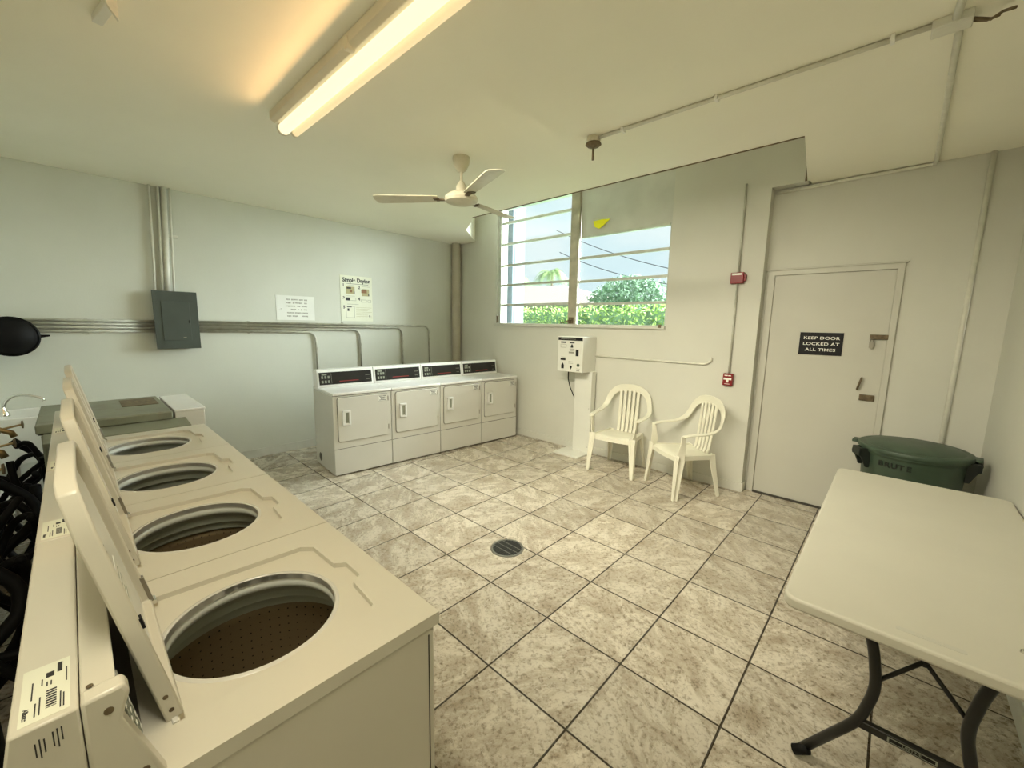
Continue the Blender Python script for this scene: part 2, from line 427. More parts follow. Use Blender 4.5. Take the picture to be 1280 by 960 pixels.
# reflection of the ceiling tubes, painted on as a bright yellow patch
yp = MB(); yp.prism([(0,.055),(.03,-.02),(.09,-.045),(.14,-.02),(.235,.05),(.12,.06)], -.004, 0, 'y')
tag(yp.build('painted_reflection_patch', M['yellow'], loc=(-2.875,WB+.012,2.845)), 'small bright yellow painted lamp reflection high on the window, right of the mullion', 'patch')

# ------------------------------------------------------------------ outside
struct(MB().box(-40,12,4.9,60,.9,1.0).build('ground', M['earth']))
def foliage(mb, n, fn, s0, s1):
    for _ in range(n):
        p = Vector(fn()); a = random.uniform(s0, s1)
        u = Vector((random.gauss(0,1),random.gauss(0,1),random.gauss(0,1))).normalized()
        v = u.cross(Vector((random.gauss(0,1),random.gauss(0,1),random.gauss(0,1)))).normalized()
        q = [p+u*a, p+v*a*.45, p-u*a, p-v*a*.45]
        mb.b.faces.new([mb.b.verts.new(x) for x in q])
h = thing('hedge', 'clipped bright green hedge running along outside below the window panes', 'hedge', (-7,9.8,1))
mb = MB(); foliage(mb, 9000, lambda: (random.uniform(-4.6,4.6), random.uniform(-.45,.3), random.uniform(.0,1.13)+.05*math.sin(random.random()*9)), .03, .07)
mb.build('foliage', M['leaf'], h)
mb = MB().box(-4.5,4.5,-.2,.25,0,1.0); mb.build('inner_growth', M['leaf2'], h)
tr = thing('leafy_tree', 'dense bluish green tree outside behind right half of the window', 'tree', (-7.1,13.6,1))
mb = MB()
def blob():
    a = random.uniform(0,2*PI); z = random.uniform(-1,1); r = random.random()**.33
    q = math.sqrt(1-z*z); return (1.55*r*q*math.cos(a)+.18*math.sin(9*a), .9*r*q*math.sin(a), 1.35+1.05*r*z)
foliage(mb, 7000, blob, .04, .10); mb.build('crown', M['leaf2'], tr)
MB().tube([(0,0,0),(.05,0,.8),(0,0,1.5)], [.14,.10,.06], 10).build('trunk', M['bark'], tr, smooth=True)
def palm(x, y, z, n, L, lab):
    o = thing('palm_tree', lab, 'palm', (x,y,1), group='palms beyond the window')
    MB().tube([(0,0,0),(.04,0,(z-1)*.5),(0,0,z-1)], [.12,.09,.07], 10).build('trunk', M['bark'], o, smooth=True)
    mb = MB()
    for k in range(n):
        a = 2*PI*k/n+random.uniform(-.2,.2); up = random.uniform(.25,.9)
        pts = []
        for i in range(9):
            t = i/8; r = L*t; pts.append(Vector((r*math.cos(a)*.8, r*math.sin(a)*.8, (z-1)+L*(up*t-1.15*t*t))))
        for i in range(1, 9):
            d_ = (pts[i]-pts[i-1]).normalized(); sd = d_.cross(Vector((0,0,1))).normalized()
            for s_ in (-1,1):
                for j in range(3):
                    p0 = pts[i-1].lerp(pts[i], j/3); ln = L*.34*(1-.6*i/9)
                    tip = p0+sd*s_*ln*.8+d_*ln*.5+Vector((0,0,-.35*ln)); q = p0+d_*.05
                    mb.b.faces.new([mb.b.verts.new(x_) for x_ in (p0, q, tip)])
        for i in range(1,9):
            mb.b.faces.new([mb.b.verts.new(x_) for x_ in (pts[i-1], pts[i], pts[i]+Vector((0,0,.02)))])
    mb.build('frond_crown', M['leaf3'], o)
palm(-19.4,25,5.4,22,2.0,'feathery green palm outside behind left window half, right of the pale post')
palm(-22.9,25,5.3,18,1.8,'partly hidden palm outside at the far left edge behind the pale post')
hs = thing('neighbour_house', 'low neighbouring house with pale tiled roof seen through the left panes', 'house', (-16,18,1))
MB().box(-6,4.2,0,5,0,1.65).build('wall', M['stucco'], hs)
rf = MB(); v = [(-7,-.9,1.62),(6.5,-.9,1.45),(6.5,6,1.45),(-7,6,1.62),(-6,2.5,3.2),(1.0,2.5,3.0)]
vv = [rf.b.verts.new(p) for p in v]
for f_ in ((0,1,5,4),(1,2,5),(2,3,4,5),(3,0,4),(0,3,2,1)): rf.b.faces.new([vv[i] for i in f_])
rf.build('roof', M['roof'], hs)
MB().box(-7,6.5,-.95,-.88,1.40,1.66).build('fascia', M['stucco'], hs)
tag(MB().box(-5.02,-4.74,5.1,5.35,1.0,4.6).box(-5.02,-4.98,5.05,5.1,1.0,4.6).box(-4.80,-4.74,5.05,5.1,1.0,4.6).build('porch_post', M['post'], bevel=.01),
    'pale blue white post standing just outside the left window panes', 'post')
for i, (a, b_, lab) in enumerate((((-12,16,5.0),(-5,15.5,3.0),'thin dark overhead wire, lower of the pair across the sky'),
                       ((-13,17,6.3),(-4.6,16,3.35),'thin dark overhead wire, upper of the pair across the sky'))):
    a = Vector(a); b_ = Vector(b_)
    tag(MB().tube([a.lerp(b_, t/12)-Vector((0,0,1.2*(t/12)*(1-t/12))) for t in range(13)], .018, 6).build('overhead_wire', M['wire'], smooth='all'), lab, 'wire', 'overhead wires')

# ------------------------------------------------------------------ washers
def make_washer():
    W, D, Z = .655, .70, .93
    w = thing('top_load_washer', '', 'washing machine', (0,0,0), PI, 'row of open top load washers')
    cx, cy = .319, .315
    cab = MB().box(.004,W-.004,.012,D,.03,Z-.036).build('cabinet', M['enamel'], w)
    carve(cab, MB().lathe([(0,.40),(.262,.40),(.262,1.0),(0,1.0)], (cx,cy,0), 64).build('cut', M['seam'])); bev(cab,.006)
    MB().box(.03,W-.03,.05,D-.03,0,.03).build('plinth', M['seam'], w)
    MB().box(.0055,.012,.016,D-.004,Z-.037,Z-.031).box(W-.012,W-.0055,.016,D-.004,Z-.037,Z-.031).box(.012,W-.012,.0125,.02,Z-.037,Z-.031).box(.0025,.006,.028,.0305,.03,Z-.05).box(W-.006,W-.0025,.028,.0305,.03,Z-.05).build('seam_line', M['seam'], w)
    # deck with recess and round opening
    dk = MB().box(0,W,0,D-.005,Z-.032,Z).build('deck', M['enamel'], w)
    carve(dk, MB().lathe([(0,Z-.1),(.178,Z-.1),(.178,Z+.1),(0,Z+.1)], (cx,cy,0), 96).build('cut', M['seam']))
    poly = [(.10,.492),(.112,.13),(.142,.10),(.262,.094),(.282,.066),(.366,.066),(.386,.094),(.52,.10),(.548,.13),(.560,.492)]
    carve(dk, MB().prism(poly, Z-.014, Z+.05).build('cut', M['seam']))
    bev(dk, .007, 3)
    # rolled lip around the opening, then the tub ring, skirt and basket
    MB().lathe([(.178,Z-.030),(.178,Z-.014),(.1805,Z-.0115),(.186,Z-.012),(.190,Z-.0145)], (cx,cy,0), 96).build('opening_lip', M['enamel2'], w, smooth=True)
    MB().lathe([(.215,.888),(.206,.900),(.192,.903),(.181,.896),(.176,.884),(.180,.874),(.190,.868),(.2,.862)], (cx,cy,0), 96).build('tub_ring', M['tubring'], w, smooth='all')
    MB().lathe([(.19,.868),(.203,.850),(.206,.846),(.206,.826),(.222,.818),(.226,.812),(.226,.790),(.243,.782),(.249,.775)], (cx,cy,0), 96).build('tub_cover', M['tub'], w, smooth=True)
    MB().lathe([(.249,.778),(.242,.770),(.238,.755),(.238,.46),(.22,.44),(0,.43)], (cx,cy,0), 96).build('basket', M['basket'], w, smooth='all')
    MB().lathe([(.185,.432),(.16,.45),(.10,.48),(.072,.53),(.062,.64),(.058,.690),(.052,.706),(.035,.716),(0,.720)], (cx,cy,0), 48).build('agitator', M['enamel2'], w, smooth='all')
    # lid, standing open against the console
    dv = Vector((0,.203,.979)).normalized(); n = Vector((0,-dv.z,dv.y))
    LM = frame((.112,.484,Z+.002), (1,0,0), dv)      # local z = x cross v  -> towards the front
    if (LM.to_3x3() @ Vector((0,0,1))).dot(n) < 0: sgn = -1
    else: sgn = 1
    lw, ll = .436, .462
    out = [(0,0),(lw,0),(lw,ll-.075),(lw-.035,ll-.012),(lw-.07,ll),(.07,ll),(.035,ll-.012),(0,ll-.075)]
    def P(px,py,pz): return (px,py,pz*sgn)
    lid = MB().prism(out, -.026*sgn, 0, 'z').build('lid', M['enamel'], w)
    cut = MB().prism([(.010,.010),(lw-.010,.010),(lw-.010,ll-.085),(lw-.040,ll-.026),(lw-.075,ll-.012),(.075,ll-.012),(.040,ll-.026),(.010,ll-.085)], -.019*sgn, .02*sgn).build('cut', M['seam'])
    carve(lid, cut); bev(lid, .0035)
    lid.matrix_basis = LM
    for x_ in (.0,lw):
        for v_ in (.022,.052):
            sg = -1 if x_ == 0 else 1
            MB().lathe([(0,.0012*sg),(.004,.0008*sg),(.004,0)], (x_,v_,-.013*sgn), 12, 'x').build('screw', M['rust'], lid)
    MB().box(lw-.012,lw+.003,.0,.075,-.004*sgn,.004*sgn).build('hinge_plate', M['steel'], lid, bevel=.001)
    MB().tube([(lw-.015,.0,.003*sgn),(lw+.010,.0,.003*sgn)], .006, 10).build('hinge_pin', M['chrome'], lid, smooth=True)
    MB().prism([(.05,.05),(lw-.05,.05),(lw-.05,ll-.10),(lw-.08,ll-.06),(.08,ll-.06),(.05,ll-.10)], -.0185*sgn, -.014*sgn).build('inner_panel', M['lidpanel'], lid, bevel=.004)
    lab = MB(); 
    for y0, y1, x0, x1 in ((.255,.345,.06,.19),(.145,.235,.06,.25)):
        lab.box(x0,x1,y0,y1,-.0140*sgn,-.0134*sgn)
    lab.build('care_label', M['paper'], lid)
    tx = MB()
    for y0, y1, x0, x1 in ((.275,.325,.085,.14),(.275,.278,.15,.180),(.29,.293,.15,.180),(.215,.219,.07,.23),(.20,.203,.07,.23),(.185,.188,.07,.20),(.17,.173,.07,.22)):
        tx.box(x0,x1,y0,y1,-.0134*sgn,-.0131*sgn)
    tx.build('label_print', M['ink_grey'], lid)
    MB().box(.001,.015,.195,.215,-.001*sgn,.003*sgn).build('lid_switch', M['black'], lid)
    MB().box(.10,.56,.494,.503,Z-.002,Z+.004).build('hinge_rail', M['enamel2'], w, bevel=.002)
    # console: rear housing, front fascia between two shaped end caps
    con = MB().prism([(.6012,Z-.001),(.6012,1.113),(.664,1.113),(.695,Z-.001)], .001, W-.001, 'x').build('console', M['enamel'], w, bevel=.003)
    MB().prism([(.544,Z),(.572,1.095),(.562,1.112),(.600,1.113),(.600,Z)], .028, W-.028, 'x').build('console_top', M['enamel'], con, bevel=.003)
    MB().prism([(.5405,Z+.004),(.5685,1.094),(.580,1.094),(.56,Z+.004)], .03, W-.03, 'x').build('control_panel', M['console'], con)
    for x0 in (0,W-.03):
        MB().prism([(.519,Z),(.561,1.064),(.556,1.085),(.550,1.103),(.556,1.119),(.600,1.1155),(.600,Z)], x0, x0+.03, 'x').build('end_cap', M['enamel'], con, bevel=.005)
    bs = MB(); pr = MB()
    PM = frame((0,.5402,Z+.004),(1,0,0),(0,.028,.161))
    for i in range(4):
        for j in range(3):
            bs.box(.05+.022*j,.066+.022*j,.016+.028*i,.038+.028*i,-.001,.0022, PM)
            pr.box(.053+.022*j,.063+.022*j,.022+.028*i,.026+.028*i,.002,.0030, PM)
    pr.box(.045,.118,.008,.0095,0,.0015,PM).box(.045,.118,.132,.1335,0,.0015,PM).box(.12,.1215,.008,.1335,0,.0015,PM)
    bs.build('button', M['button'], con)
    pr.build('button_print', M['ink_white'], con)
    for v_ in ((.585,1.035),(.535,.965)):
        pass
    for y_, z_ in ((.574,1.088),(.545,.965)): MB().lathe([(0,-.0015),(.0055,-.001),(.0055,.001)], (0,y_,z_), 16, 'x').build('screw', M['rust'], con)
    MB().lathe([(0,.0012),(.004,.001),(.004,0)], (.035,.590,1.1145), 12, 'z').build('screw', M['rust'], con)
    # rating label with barcode on the rear housing
    MB().box(.012,.135,.609,.656,1.1126,1.1134).build('rating_label', M['paper_cream'], con)
    tx = MB(); z0, z1 = 1.1134, 1.1138
    for k in range(22):
        if k % 3 != 1: tx.box(.030+.0018*k,.0312+.0018*k,.622,.632,z0,z1)
    for y_, a, b_ in ((.6175,.02,.055),(.6145,.02,.05),(.637,.022,.06),(.641,.022,.05),(.645,.06,.10),(.627,.08,.09),(.631,.08,.09),(.636,.085,.10),(.612,.075,.11)):
        tx.box(a,b_,y_,y_+.0014,z0,z1)
    tx.box(.105,.128,.617,.622,z0,z1).box(.10,.112,.625,.633,z0,z1)
    tx.build('label_print', M['ink'], con)
    lettering('lettering', 'Alliance', .0075, M['ink'], con, frame((.034,.6505,1.1134),(1,0,0),(0,1,0)) @ Matrix.Rotation(PI,4,'Z'), bold=.0002, ext=.0003)
    tx = MB()
    for y_, a, b_ in ((.618,1.078,1.098),(.622,1.070,1.098),(.626,1.074,1.096),(.634,1.072,1.092),(.638,1.066,1.094),(.642,1.07,1.09)):
        tx.box(.0006,.0015,y_,y_+.0014,a,b_)
    tx.build('stencil_print', M['ink'], con)
    return w
wash = make_washer()
wlab = ['white top load washer nearest the camera, lid up, whole side panel showing',
        'white top load washer with lid up, second counting away from the camera',
        'white top load washer with lid up, third counting away from the camera',
        'white top load washer farthest from the camera, next to the grey-green machine']
for i in range(4):
    o = wash if i == 0 else dup(wash)
    o.location = (-.756-.6585*i, .56, 0); o['label'] = wlab[i]

# old grey-green machine past the washers
g = thing('old_utility_machine', 'old grey-green metal machine with stained flat lid past the far washer', 'machine', (-4.42,-.2,0))
MB().box(.06,.82,.02,.62,.0,.94).build('cabinet', M['greenmetal'], g, bevel=.008)
MB().prism([(.78,.945),(.985,.925),(.985,.90),(.78,.90)], .03, .70, 'y').build('apron', M['greenmetal'], g, bevel=.003)
MB().box(0,.80,0,.63,.945,1.0).build('lid', M['greenmetal'], g, bevel=.008)
MB().box(.015,.79,.01,.62,.938,.946).build('lid_seam', M['seam'], g)
MB().box(.10,.42,.40,.60,1.0,1.004).build('stain_plate', M['rust'], g, bevel=.002)
wc = thing('white_appliance', 'small white boxy appliance at the wall behind the grey-green machine', 'appliance', (-4.37,.445,0))
MB().box(0,.72,0,.17,.0,.985).build('body', M['enamel2'], wc, bevel=.004)
MB().box(-.004,.724,-.002,.175,.985,1.0).build('top_plate', M['enamel_top'], wc, bevel=.004)

# ------------------------------------------------------------------ dryers
def make_dryer():
    W, D, Z = .641, .62, .90
    d = thing('dryer', '', 'dryer', (0,0,0), 0, 'row of four coin laundry dryers')
    MB().box(.03,W-.03,.04,D-.02,0,.02).build('plinth', M['seam'], d)
    cab = MB().box(0,W,0,D,.015,Z-.03).build('cabinet', M['enamel2'], d, bevel=.006)
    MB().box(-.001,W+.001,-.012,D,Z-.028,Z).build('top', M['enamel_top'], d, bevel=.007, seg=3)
    MB().box(.002,W-.002,-.003,.0,.020,.296).build('toe_panel', M['enamel2'], d, bevel=.002)
    MB().box(.001,W-.001,-.0015,.001,.296,.301).box(0,W,-.002,.001,Z-.033,Z-.028).build('seam_line', M['seam'], d)
    x0,x1,z0,z1 = .045,.600,.375,.848
    def rr(a,b,c,e,r):
        o = []
        for (cx_,cz_,s_) in ((b-r,c+r,-90),(b-r,e-r,0),(a+r,e-r,90),(a+r,c+r,180)):
            for k in range(5):
                t = math.radians(s_+22.5*k); o.append((cx_+r*math.cos(t), cz_+r*math.sin(t)))
        return o
    MB().prism(rr(x0-.004,x1+.004,z0-.004,z1+.004,.026), -.0015, 0, 'y').build('door_gap', M['seam'], d)
    dr = MB().prism(rr(x0,x1,z0,z1,.024), -.014, .0, 'y').build('door', M['enamel2'], d, bevel=.004)
    h = MB()
    h.box(.088,.172,-.0155,-.013,.550,.71); h.box(.088,.106,-.032,-.014,.55,.71).box(.154,.172,-.032,-.014,.55,.71).box(.088,.172,-.032,-.014,.692,.71).box(.088,.172,-.032,-.014,.55,.568)
    h.build('handle', M['enamel_top'], dr, bevel=.004)
    MB().box(.125,.154,-.018,-.0155,.575,.686).build('handle_grip', M['button'], dr)
    MB().box(.490,.582,-.0150,-.0135,.768,.832).build('notice', M['paper'], dr)
    t = MB()
    for k, (a,b_) in enumerate(((.497,.575),(.505,.568),(.512,.56),(.497,.575))):
        t.box(a,b_,-.0155,-.0150,.819-.014*k,.8255-.014*k)
    t.box(.49,.582,-.0155,-.015,.768,.770).box(.49,.582,-.0155,-.015,.830,.832)
    t.build('notice_print', M['ink'], dr)
    for zz in (.44,.765): MB().box(.596,.604,-.018,-.010,zz,zz+.055).build('hinge', M['steel'], dr, bevel=.001)
    # console
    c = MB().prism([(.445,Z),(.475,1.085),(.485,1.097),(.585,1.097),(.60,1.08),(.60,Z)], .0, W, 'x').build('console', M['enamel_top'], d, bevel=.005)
    PM = frame((0,.4445,Z),(1,0,0),(0,.030,.185))
    MB().box(.022,W-.022,.028,.168,-.002,.003,PM).build('control_panel', M['console'], c)
    b = MB()
    for i in range(3):
        for j in range(2): b.box(.045+.034*i,.065+.034*i,.048+.05*j,.078+.05*j,.003,.006,PM)
    b.build('button', M['button'], c)
    MB().box(.152,.1545,.04,.155,.003,.0045,PM).box(.545,.60,.11,.115,.003,.0045,PM).box(.55,.595,.06,.064,.003,.0045,PM).build('panel_print', M['ink_grey'], c)
    MB().box(.24,.46,.055,.062,.003,.0045,PM).build('red_print', M['ink_red'], c)
    MB().box(.05,.105,.135,.152,.003,.0045,PM).build('display', M['button'], c)
    MB().box(W-.006,W,.0,.60,Z,Z+.002).build('edge_strip', M['enamel_top'], d)
    return d
dry = make_dryer()
ra = math.atan2(2.588,.208)
dlab = ['white dryer at the open left end of the row, vent hole in its side',
        'white dryer second from the left end of the row',
        'white dryer third from the left end, next to the corner unit',
        'white dryer at the right end of the row, touching the window wall']
L_ = math.hypot(2.588,.208)/4
for i in range(4):
    o = dry if i == 0 else dup(dry)
    o.location = (-4.167+math.cos(ra)*L_*i, 1.768+math.sin(ra)*L_*i, 0); o.rotation_euler = (0,0,ra); o['label'] = dlab[i]
vh = MB().lathe([(0,-.0006),(.043,-.0006),(.043,.004),(.048,.004),(.048,-.0012),(.043,-.002)], (-.0,.46,.115), 32, 'x')
vh.build('vent_hole', M['seam'], dry)

# ------------------------------------------------------------------ wall A: panel, conduits, papers
pn = thing('breaker_panel', 'dark green-grey electrical breaker box fixed on the left wall', 'electrical panel', (WA,.57,1.33))
MB().box(0,.10,.01,.345,.01,.565).build('box', M['panelbox'], pn, bevel=.003)
MB().box(.10,.106,0,.355,0,.575).build('cover', M['panelbox'], pn, bevel=.002)
dr = MB().box(.106,.112,.06,.285,.085,.475).build('door', M['panelbox'], pn, bevel=.002)
MB().box(.112,.116,.268,.276,.26,.29).build('latch', M['black'], dr)
MB().box(.112,.1135,.215,.24,.110,.118).build('badge', M['steel'], dr)
zz = [1.603,1.570,1.537,1.504]; ye = [3.885,3.40,2.735,2.135]
lab = ['top','second','third','lowest']; far = ['farthest of the four','second to last along the wall','second along from the breaker box','nearest the breaker box']
for i in range(4):
    r = .013
    p = MB(); p.tube(arc([(WA+.022,.927,zz[i]),(WA+.022,ye[i],zz[i]-.02*(ye[i]/3.9)),(WA+.022,ye[i]+.01,.93)], .11, 8), r, 10)
    o = thing('dryer_conduit', 'grey wall conduit, %s, bending down behind the dryers %s' % (lab[i], far[i]), 'conduit', (0,0,0), 0, 'conduits feeding the dryers')
    p.build('pipe', M['pipe_grey'], o, smooth='all')
    k = MB(); k.tube([(WA+.022,ye[i]+.008,zz[i]-.20),(WA+.022,ye[i]+.009,zz[i]-.235)], .018, 12); k.build('coupling', M['pipe_grey'], o, smooth=True)
    p = MB().tube([(WA+.022,WC,zz[i]+.005),(WA+.022,.585,zz[i])], r, 10)
    o = tag(p.build('wall_conduit', M['pipe_grey'], smooth='all'), 'grey horizontal conduit left of the breaker box, %s of four' % lab[i], 'conduit', 'conduits left of the breaker box')
for y_ in (.10,1.40,2.50):
    n_ = 4 if y_ < 2.2 else 3
    tag(MB().box(WA,WA+.012,y_-.012,y_+.012,zz[n_-1]-.03,zz[0]+.02).build('conduit_strap', M['pipe_grey'], bevel=.002),
        {.10:'metal strap on horizontal conduits left of the breaker box',1.40:'metal strap on conduits between breaker box and white notice',2.50:'metal strap on conduits just under the drying poster'}[y_], 'strap', 'conduit straps')
vt = [(.642,.607,.010,'thin vertical conduit above the breaker box, far left one'),(.708,.665,.012,'vertical conduit above the breaker box, just left of the thick one'),
      (.752,.705,.024,'thick vertical conduit rising from the breaker box to the ceiling'),(.797,.755,.010,'thin vertical conduit above the breaker box, right of the thick one')]
for a, b_, r, l_ in vt:
    tag(MB().tube([(WA+.03,a,H),(WA+.03,b_+.01,2.1),(WA+.03,b_,1.90)], r, 12).build('panel_conduit', M['pipe'], smooth='all'), l_, 'conduit', 'conduits above the breaker box')
tag(MB().box(WA,WA+.018,.69,.83,2.44,2.465).build('conduit_strap', M['pipe'], bevel=.002), 'painted cross strap holding the vertical conduits above the breaker box', 'strap')

nS = thing('notice_sheet', 'white landscape notice with six short lines of text on left wall', 'notice', (WA,1.702,1.64))
MB().box(0,.004,0,.445,0,.295).build('sheet', M['paper'], nS)
t = MB()
rows = [[(.12,.155),(.175,.245),(.265,.31),(.325,.36)],[(.12,.17),(.19,.205),(.215,.30),(.325,.355)],[(.12,.215),(.24,.275),(.29,.355)],
        [(.165,.225),(.245,.26),(.28,.295),(.315,.355)],[(.12,.20),(.21,.285),(.29,.36)],[(.12,.165),(.18,.24),(.29,.36)]]
for i, rw in enumerate(rows):
    for a, b_ in rw:
        x = a
        while x < b_:
            t.box(.004,.0045,x,min(x+.009,b_),.252-.040*i-(.010 if int(x*997)%3 else .013),.256-.040*i); x += .0125
t.box(.004,.0045,.030,.044,.115,.122).box(.004,.0045,.048,.062,.13,.136)
t.build('faded_print', M['ink_grey'], nS)
po = thing('instruction_poster', 'cream poster headed Simple Drying with small pictures on left wall', 'poster', (WA,2.49,1.64))
MB().box(0,.004,0,.455,0,.605).build('sheet', M['paper_cream'], po)
PM = frame((.004,0,0),(0,1,0),(0,0,1))
lettering('lettering', 'Simple Drying', .074, M['ink'], po, PM @ Matrix.Translation((.228,.545,0)), bold=.0032, sx=.90, sp=1.02)
for k, (x, y) in enumerate(((.045,.475),(.265,.455),(.045,.305),(.26,.300),(.045,.185))):
    lettering('lettering', str(k+1), .055, M['ink'], po, PM @ Matrix.Translation((x,y,0)), bold=.002)
t = MB(); 
def R(m_, a,b_,c,e):
    if m_ == 'olive': MB().box(a,b_,c,e,0,.0005,PM).build('olive_picture' if e-c > .05 else 'text_line', M['ink_olive'], po)
    else: m_.box(a,b_,c,e,0,.0009,PM)
g1, g2, g4 = MB(), MB(), MB()
g3 = 'olive'
R(g1,.09,.40,.495,.502); R(g1,.10,.20,.478,.481); R(g1,.30,.42,.470,.473)
R(g3,.08,.20,.365,.46); R(g4,.09,.15,.43,.452); R(g2,.13,.165,.385,.42); R(g4,.185,.20,.37,.40)
R(g3,.30,.41,.345,.44); R(g2,.295,.375,.385,.425); R(g4,.30,.36,.425,.433); R(g4,.395,.41,.35,.375)
R(g1,.08,.20,.335,.338); R(g4,.07,.13,.275,.315); 
for a,b_,c,e in ((.13,.215,.275,.315),(.285,.37,.260,.295),(.385,.435,.260,.295),(.07,.19,.045,.20)):
    R(g1,a,b_,c,c+.004); R(g1,a,b_,e-.004,e); R(g1,a,a+.004,c,e); R(g1,b_-.004,b_,c,e)
R(g1,.09,.25,.225,.229); R(g4,.085,.15,.185,.195); R(g4,.09,.115,.135,.17)
for k in range(8): R(g3,.21,.44-.03*(k%3),.185-.02*k,.188-.02*k)
R(g4,.40,.415,.06,.085); R(g4,.395,.445,.045,.052)
g1.build('line_print', M['ink_grey'], po); g2.build('brown_print', M['ink_brown'], po);  g4.build('black_print', M['ink'], po)

tag(MB().tube([(-5.385,4.395,0),(-5.385,4.395,H)], .070, 24, False).build('corner_pipe', M['pipe_brown'], smooth='all'), 'thick beige vertical pipe in the corner behind the dryers', 'pipe')

# ------------------------------------------------------------------ wall B things
tag(MB().tube(arc([(-2.76,WB-.015,1.262),(-1.42,WB-.015,1.262),(-1.37,WB-.015,1.30),(-1.37,WB-.015,1.335)],.05), .011, 10).build('low_conduit', M['pipe'], smooth='all'),
    'painted conduit running low along window wall from the vending box toward the chairs', 'conduit')
tag(MB().tube([(-1.193,WB-.014,2.98),(-1.193,WB-.014,2.16)], .010, 10).build('alarm_conduit', M['pipe_grey'], smooth='all'), 'thin vertical conduit above the red alarm sounder', 'conduit', 'alarm conduits')
tag(MB().tube([(-1.193,WB-.014,2.07),(-1.193,WB-.014,1.17)], .010, 10).build('alarm_conduit', M['pipe_grey'], smooth='all'), 'thin vertical conduit between the two red alarm devices', 'conduit', 'alarm conduits')
a = thing('alarm_sounder', 'red fire alarm sounder box high on the wall left of the door', 'alarm', (-1.193,WB,2.117))
MB().box(-.058,.058,-.05,0,-.052,.052).build('body', M['red'], a, bevel=.005)
MB().box(.058,.075,-.045,-.005,-.03,.03).build('side_lug', M['red'], a, bevel=.004)
MB().box(-.045,.040,-.053,-.05,.026,.044).build('white_label', M['ink_white'], a)
a = thing('fire_pull_station', 'small red fire alarm pull station above the right-hand chair', 'alarm', (-1.193,WB,1.128))
MB().box(-.045,.045,-.045,0,-.060,.060).build('body', M['red'], a, bevel=.005)
MB().box(-.036,.036,-.050,-.045,-.002,.018).box(-.011,.011,-.050,-.045,-.028,-.002).build('pull_handle', M['ink_white'], a, bevel=.001)
MB().box(-.03,.0,-.0465,-.045,.036,.045).box(.005,.03,-.0465,-.045,.036,.045).box(-.025,.022,-.0465,-.045,-.046,-.041).build('white_print', M['ink_white'], a)

v = thing('soap_vending_box', 'white metal vending box on a pedestal below the window', 'vending machine', (-2.925,4.48,0))
MB().box(-.165,.205,-.36,-.0165,0,.022).build('base_plate', M['white_metal'], v, bevel=.003)
MB().box(-.035,.215,-.12,-.03,.022,1.07).build('pedestal', M['white_metal'], v, bevel=.004)
bx = MB().box(-.19,.185,-.30,-.002,1.065,1.50).build('cabinet', M['white_metal'], v, bevel=.006)
MB().box(-.182,.178,-.3025,-.30,1.452,1.488).build('header_strip', M['black'], bx)
MB().box(-.14,.08,-.3035,-.3025,1.467,1.472).build('header_print', M['ink_grey'], bx)
sl = MB()
for a_, b_, c_, e_ in ((-.14,-.065,1.418,1.436),(-.01,.06,1.418,1.430),(.085,.125,1.265,1.345),(-.14,-.065,1.205,1.228)): sl.box(a_,b_,-.3035,-.299,c_,e_)
sl.prism([(.008,1.365),(.042,1.365),(.042,1.385),(.025,1.41),(.008,1.385)], -.303, -.299, 'y')
sl.prism([(-.125,1.10),(-.088,1.10),(-.086,1.14),(-.106,1.175),(-.127,1.14)], -.303, -.299, 'y')
sl.lathe([(0,-.303),(.016,-.303),(.016,-.299)], (.018,0,1.128), 20, 'y')
sl.prism([(.008,1.112),(.028,1.112),(.018,1.095)], -.303, -.299, 'y')
sl.build('slots', M['black'], bx)
MB().lathe([(0,-.304),(.02,-.304),(.02,-.299)], (.125,0,1.155), 20, 'y').build('green_button', M['bin'], bx)
g1 = MB()
for a_, b_, c_, e_ in ((-.145,-.06,1.362,1.405),(-.01,.06,1.345,1.352),(0,.05,1.325,1.330),(-.02,.055,1.295,1.315),(-.13,-.07,1.24,1.245),(-.02,.05,1.19,1.195),(-.02,.05,1.170,1.174),(.10,.15,1.11,1.114),(.10,.145,1.085,1.095)): g1.box(a_,b_,-.302,-.2995,c_,e_)
g1.build('print', M['ink_grey'], bx)
MB().box(-.14,-.065,-.303,-.3015,1.366,1.401).build('coin_plate', M['white_metal'], bx)
for z_ in (.10,.60,.95): MB().lathe([(0,-.1225),(.005,-.122),(.005,-.12)], (.19,0,z_), 10, 'y').build('screw', M['steel'], v)
tag(MB().tube([(-3.06,4.35,1.07),(-3.065,4.36,.95),(-3.05,4.38,.85),(-3.00,4.40,.73),(-2.962,4.40,.70)], .006, 8).build('power_cord', M['rubber'], smooth='all'),
    'thin dark cord hanging from the vending box to its pedestal', 'cord')

